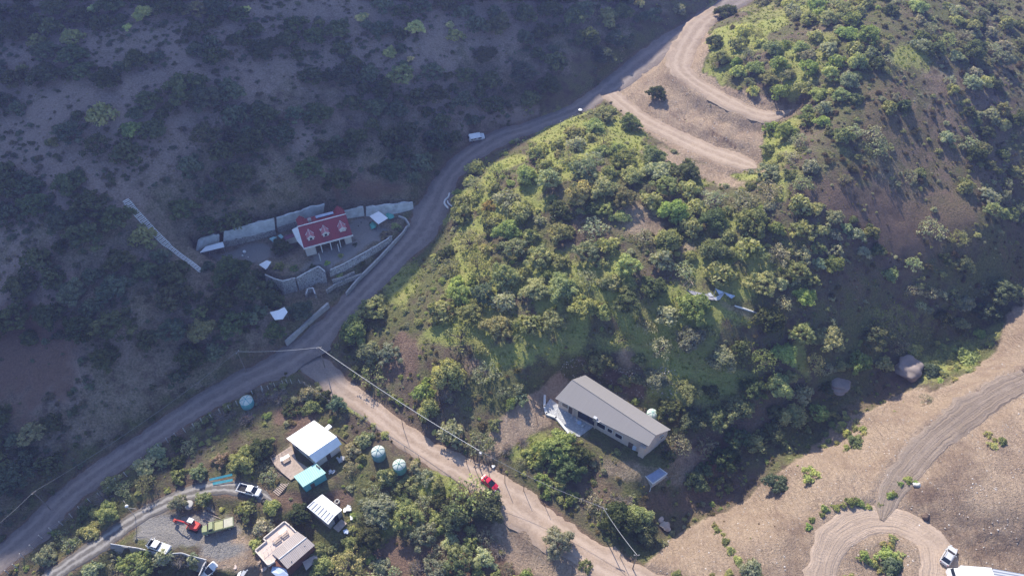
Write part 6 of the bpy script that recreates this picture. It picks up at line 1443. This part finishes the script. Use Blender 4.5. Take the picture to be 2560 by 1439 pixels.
# a row of young bushes round the raked loop and the lush clumps inside it
for i, (px, py, r) in enumerate([(2022, 1318, .9), (2030, 1300, .85), (2055, 1288, .8), (2062, 1272, 1.0), (2090, 1268, .9), (2108, 1262, .8), (2125, 1255, 1.1), (2142, 1250, .9), (2150, 1258, 1.1), (2172, 1268, .8), (2198, 1262, .9), (2235, 1235, .8), (2250, 1210, .8), (2270, 1200, 1.0), (2290, 1208, .7), (2225, 1240, .9)]):
    put_shrub(px, py, r, 'shrub', 'bright', "small bright clump in the row above the raked loop track", "row of clumps above the raked loop track")
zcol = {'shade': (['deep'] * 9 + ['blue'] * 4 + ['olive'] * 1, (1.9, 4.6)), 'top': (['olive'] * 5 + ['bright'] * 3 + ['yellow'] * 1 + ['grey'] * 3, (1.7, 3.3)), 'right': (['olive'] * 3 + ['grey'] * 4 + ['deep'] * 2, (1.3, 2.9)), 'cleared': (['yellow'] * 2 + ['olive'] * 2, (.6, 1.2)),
        'gully': (['olive'] * 4 + ['bright'] * 1 + ['grey'] * 2 + ['deep'] * 7, (2.0, 3.8)), 'house': (['olive'] * 3 + ['bright'] * 2 + ['grey'] * 3 + ['dry'] * 2, (1.2, 2.2)), 'bottom': (['olive'] * 4 + ['grey'] * 4 + ['dry'] * 2 + ['deep'] * 1, (1.3, 2.8)),
        'hill': (['olive'] * 8 + ['bright'] * 2 + ['grey'] * 4 + ['yellow'] * 2 + ['deep'] * 2, (1.7, 4.4))}
LIM = {'tree': 292, 'shrub': 290, 'grey_shrub': 180, 'dry_shrub': 60}
small = []
random.seed(5)
cands = []
def CLN(x, y): return float(fbm(np.array([x]), np.array([y]), 10, 2, 55)[0]) / 1.05 + .5
for _ in range(26000):
    px, py = random.uniform(-60, 2620), random.uniform(-50, 1480)
    dn = dens(px, py) / 9
    zz_ = zone(px, py)
    if zz_ == 'shade' and py < 520: dn *= .8
    if zz_ == 'right': dn *= .55
    if zz_ == 'cleared': dn *= .45
    qw = W(px, py, 15); cn = CLN(qw.x, qw.y) + random.uniform(-.12, .12)
    if cn > dn * (1.0 if zz_ in ('hill', 'top') else 1.04) or random.random() > .35 + dn: continue
    cands.append((px, py))
placed = 0
for pas, lo_, hi_ in ((0, .62, 1.0), (1, .3, .62), (2, 0, .3)):
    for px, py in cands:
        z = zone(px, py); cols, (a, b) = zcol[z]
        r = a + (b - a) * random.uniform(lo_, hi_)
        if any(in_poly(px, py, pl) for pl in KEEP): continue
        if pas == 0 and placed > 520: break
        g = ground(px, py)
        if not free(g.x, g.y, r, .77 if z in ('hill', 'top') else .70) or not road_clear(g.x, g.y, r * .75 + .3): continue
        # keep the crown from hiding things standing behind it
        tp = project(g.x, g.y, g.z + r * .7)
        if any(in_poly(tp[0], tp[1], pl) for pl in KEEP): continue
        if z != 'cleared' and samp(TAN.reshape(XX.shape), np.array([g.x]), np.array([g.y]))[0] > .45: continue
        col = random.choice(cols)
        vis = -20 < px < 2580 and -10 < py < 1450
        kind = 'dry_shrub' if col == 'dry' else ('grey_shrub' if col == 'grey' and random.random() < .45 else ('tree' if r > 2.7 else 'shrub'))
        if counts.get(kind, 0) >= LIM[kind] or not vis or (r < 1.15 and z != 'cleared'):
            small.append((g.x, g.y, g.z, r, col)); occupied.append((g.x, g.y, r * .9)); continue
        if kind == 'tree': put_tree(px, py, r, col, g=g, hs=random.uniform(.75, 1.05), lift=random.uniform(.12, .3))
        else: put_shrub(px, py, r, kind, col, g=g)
        placed += 1
print('PLANTS', counts, len(small))
# the low brush and grasses nobody could count
def merged(name, items, T_list, m, label, cat):
    Vs = []; Fs = []; Ts = []; Cs = []; b = 0
    for (x, y, z, r, c, hs) in items:
        V, F, T = T_list[random.randrange(len(T_list))]; th = random.uniform(0, 6.28); cs, sn = math.cos(th), math.sin(th)
        v = np.empty_like(V); v[:, 0] = (V[:, 0] * cs - V[:, 1] * sn) * r + x; v[:, 1] = (V[:, 0] * sn + V[:, 1] * cs) * r + y; v[:, 2] = V[:, 2] * r * hs + z
        Vs.append(v); Fs.append(F + b); Ts.append(T); k = random.uniform(.8, 1.2); Cs.append(np.tile(np.array([c[0] * k, c[1] * k, c[2] * k, 1.0]), (len(V), 1))); b += len(V)
    me = np_mesh(name, np.concatenate(Vs), np.concatenate(Fs), m)
    a = me.attributes.new('tone', 'FLOAT', 'POINT'); a.data.foreach_set('value', np.concatenate(Ts).astype(np.float32))
    a = me.attributes.new('leafcol', 'FLOAT_COLOR', 'POINT'); a.data.foreach_set('color', np.concatenate(Cs).astype(np.float32).ravel())
    o = link(bpy.data.objects.new(name, me)); setprops(o, label, cat, kind='stuff'); return o
def stuff_mat(name):
    m = M_leaf.copy(); m.name = name; t = m.node_tree; n = NB(t)
    oi = [q for q in t.nodes if q.type == 'OBJECT_INFO'][0]; at = n.new("ShaderNodeAttribute"); at.attribute_name = 'leafcol'
    for l in list(oi.outputs['Color'].links): t.links.new(at.outputs['Color'], l.to_socket)
    return m
M_stuff = stuff_mat("low_brush_foliage")
def bush_T(seed, ncl, leaves, leaf, hgt=.7):
    V, F, T, C, Rr = crown_mesh('b', seed, ncl=ncl, leaves=leaves, hgt=hgt, cr=(.28, .5), leaf=leaf, core=False, low=.1)
    return np.array(V), np.array(F), np.array(T)
BT = [bush_T(500 + i, 9, 34, .12) for i in range(6)]
def tuft_T(seed):
    g = np.random.default_rng(seed); V = []; F = []; T = []
    for k in range(11):
        th = g.uniform(0, 6.28); L = g.uniform(.6, 1.1); wd = .13; lean = g.uniform(.2, .9); b0 = np.array([g.uniform(-.4, .4), g.uniform(-.4, .4), -.1])
        d = np.array([math.cos(th), math.sin(th), 0]); s = np.array([-d[1], d[0], 0]); b = len(V); mid = b0 + d * lean * .35 * L + [0, 0, L * .6]; tip = b0 + d * lean * L + [0, 0, L * .8]
        V += [b0 - s * wd, b0 + s * wd, mid + s * wd * .8, mid - s * wd * .8, tip + s * wd * .25, tip - s * wd * .25]; F += [(b, b + 1, b + 2, b + 3), (b + 3, b + 2, b + 4, b + 5)]; T += [g.uniform(.2, .9)] * 6
    return np.array(V), np.array(F), np.array(T)
GT = [tuft_T(600 + i) for i in range(5)]
TG, BG, GG = TAN.reshape(XX.shape), BRN.reshape(XX.shape), GRN.reshape(XX.shape); GVG = GRV.reshape(XX.shape)
ROADMASK = np.minimum.reduce([RD[k] for k in RP]).reshape(XX.shape)
items = [(x, y, z, r, PAL[c] if c != 'dry' else (.2, .16, .1), 1.0) for x, y, z, r, c in small]
N = 60000
xs = rng.uniform(-165, 165, N); ys = rng.uniform(52, 262, N); zs = GRID(xs, ys); pxx, pyy = project(xs, ys, zs)
tanv, grnv, grvv, rdv = samp(TG, xs, ys), samp(GG, xs, ys), samp(GVG, xs, ys), samp(ROADMASK, xs, ys); brnv = samp(BG, xs, ys)
cl = fbm(xs, ys, 14, 3, 77)
grass = []
for i in range(N):
    px, py = pxx[i], pyy[i]
    if not (-60 < px < 2620 and -60 < py < 1500) or rdv[i] < .4 or grvv[i] > .3: continue
    if any(in_poly(px, py, pl) for pl in KEEP): 
        continue
    x, y, z = xs[i], ys[i], zs[i]; dn = dens(px, py) / 9; zn = zone(px, py)
    if tanv[i] > .5:
        if random.random() < .014 and cl[i] > .0: items.append((x, y, z, random.uniform(.15, .38), random.choice([PAL['yellow'], PAL['olive'], (.2, .15, .1)]), .8))
        continue
    if grnv[i] > .3 and random.random() < .9:
        q = random.random(); grass.append((x, y, z, random.uniform(.22, .6), (.17 + .16 * q, .22 + .13 * q, .035 + .05 * q), 1.0)); continue
    if brnv[i] > .5 and random.random() < .8: continue
    if zn == 'shade' and cl[i] < -.1 and random.random() < .6: continue
    if random.random() < (.13 if zn in ('hill', 'top') else .2) + dn * .16 + (cl[i] > .1) * .12:
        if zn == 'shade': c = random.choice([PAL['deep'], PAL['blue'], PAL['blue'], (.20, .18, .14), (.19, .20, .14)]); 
        elif zn in ('right',): c = random.choice([PAL['grey'], PAL['olive'], (.14, .11, .08), (.13, .12, .07)])
        else: c = random.choice([PAL['olive'], PAL['yellow'], PAL['grey'], PAL['bright'], (.19, .16, .10), (.15, .14, .06)])
        rr = random.uniform(.25, .6) if random.random() < (.6 if zn == 'shade' else .8) else random.uniform(.6, 1.25)
        items.append((x, y, z, rr, c, .8))
    elif random.random() < (.12 if zn == 'shade' else .3): q = random.random(); grass.append((x, y, z, random.uniform(.2, .45), (.16 + .1 * q, .15 + .09 * q, .06), .9))
merged("low_scrub", items, BT, M_stuff, "low scrub and seedlings scattered over all the slopes between the larger bushes", "scrub")
merged("grass", grass, GT, M_stuff, "green and straw coloured grass growing in patches between the bushes", "grass")
print('SCRUB', len(items), 'GRASS', len(grass))
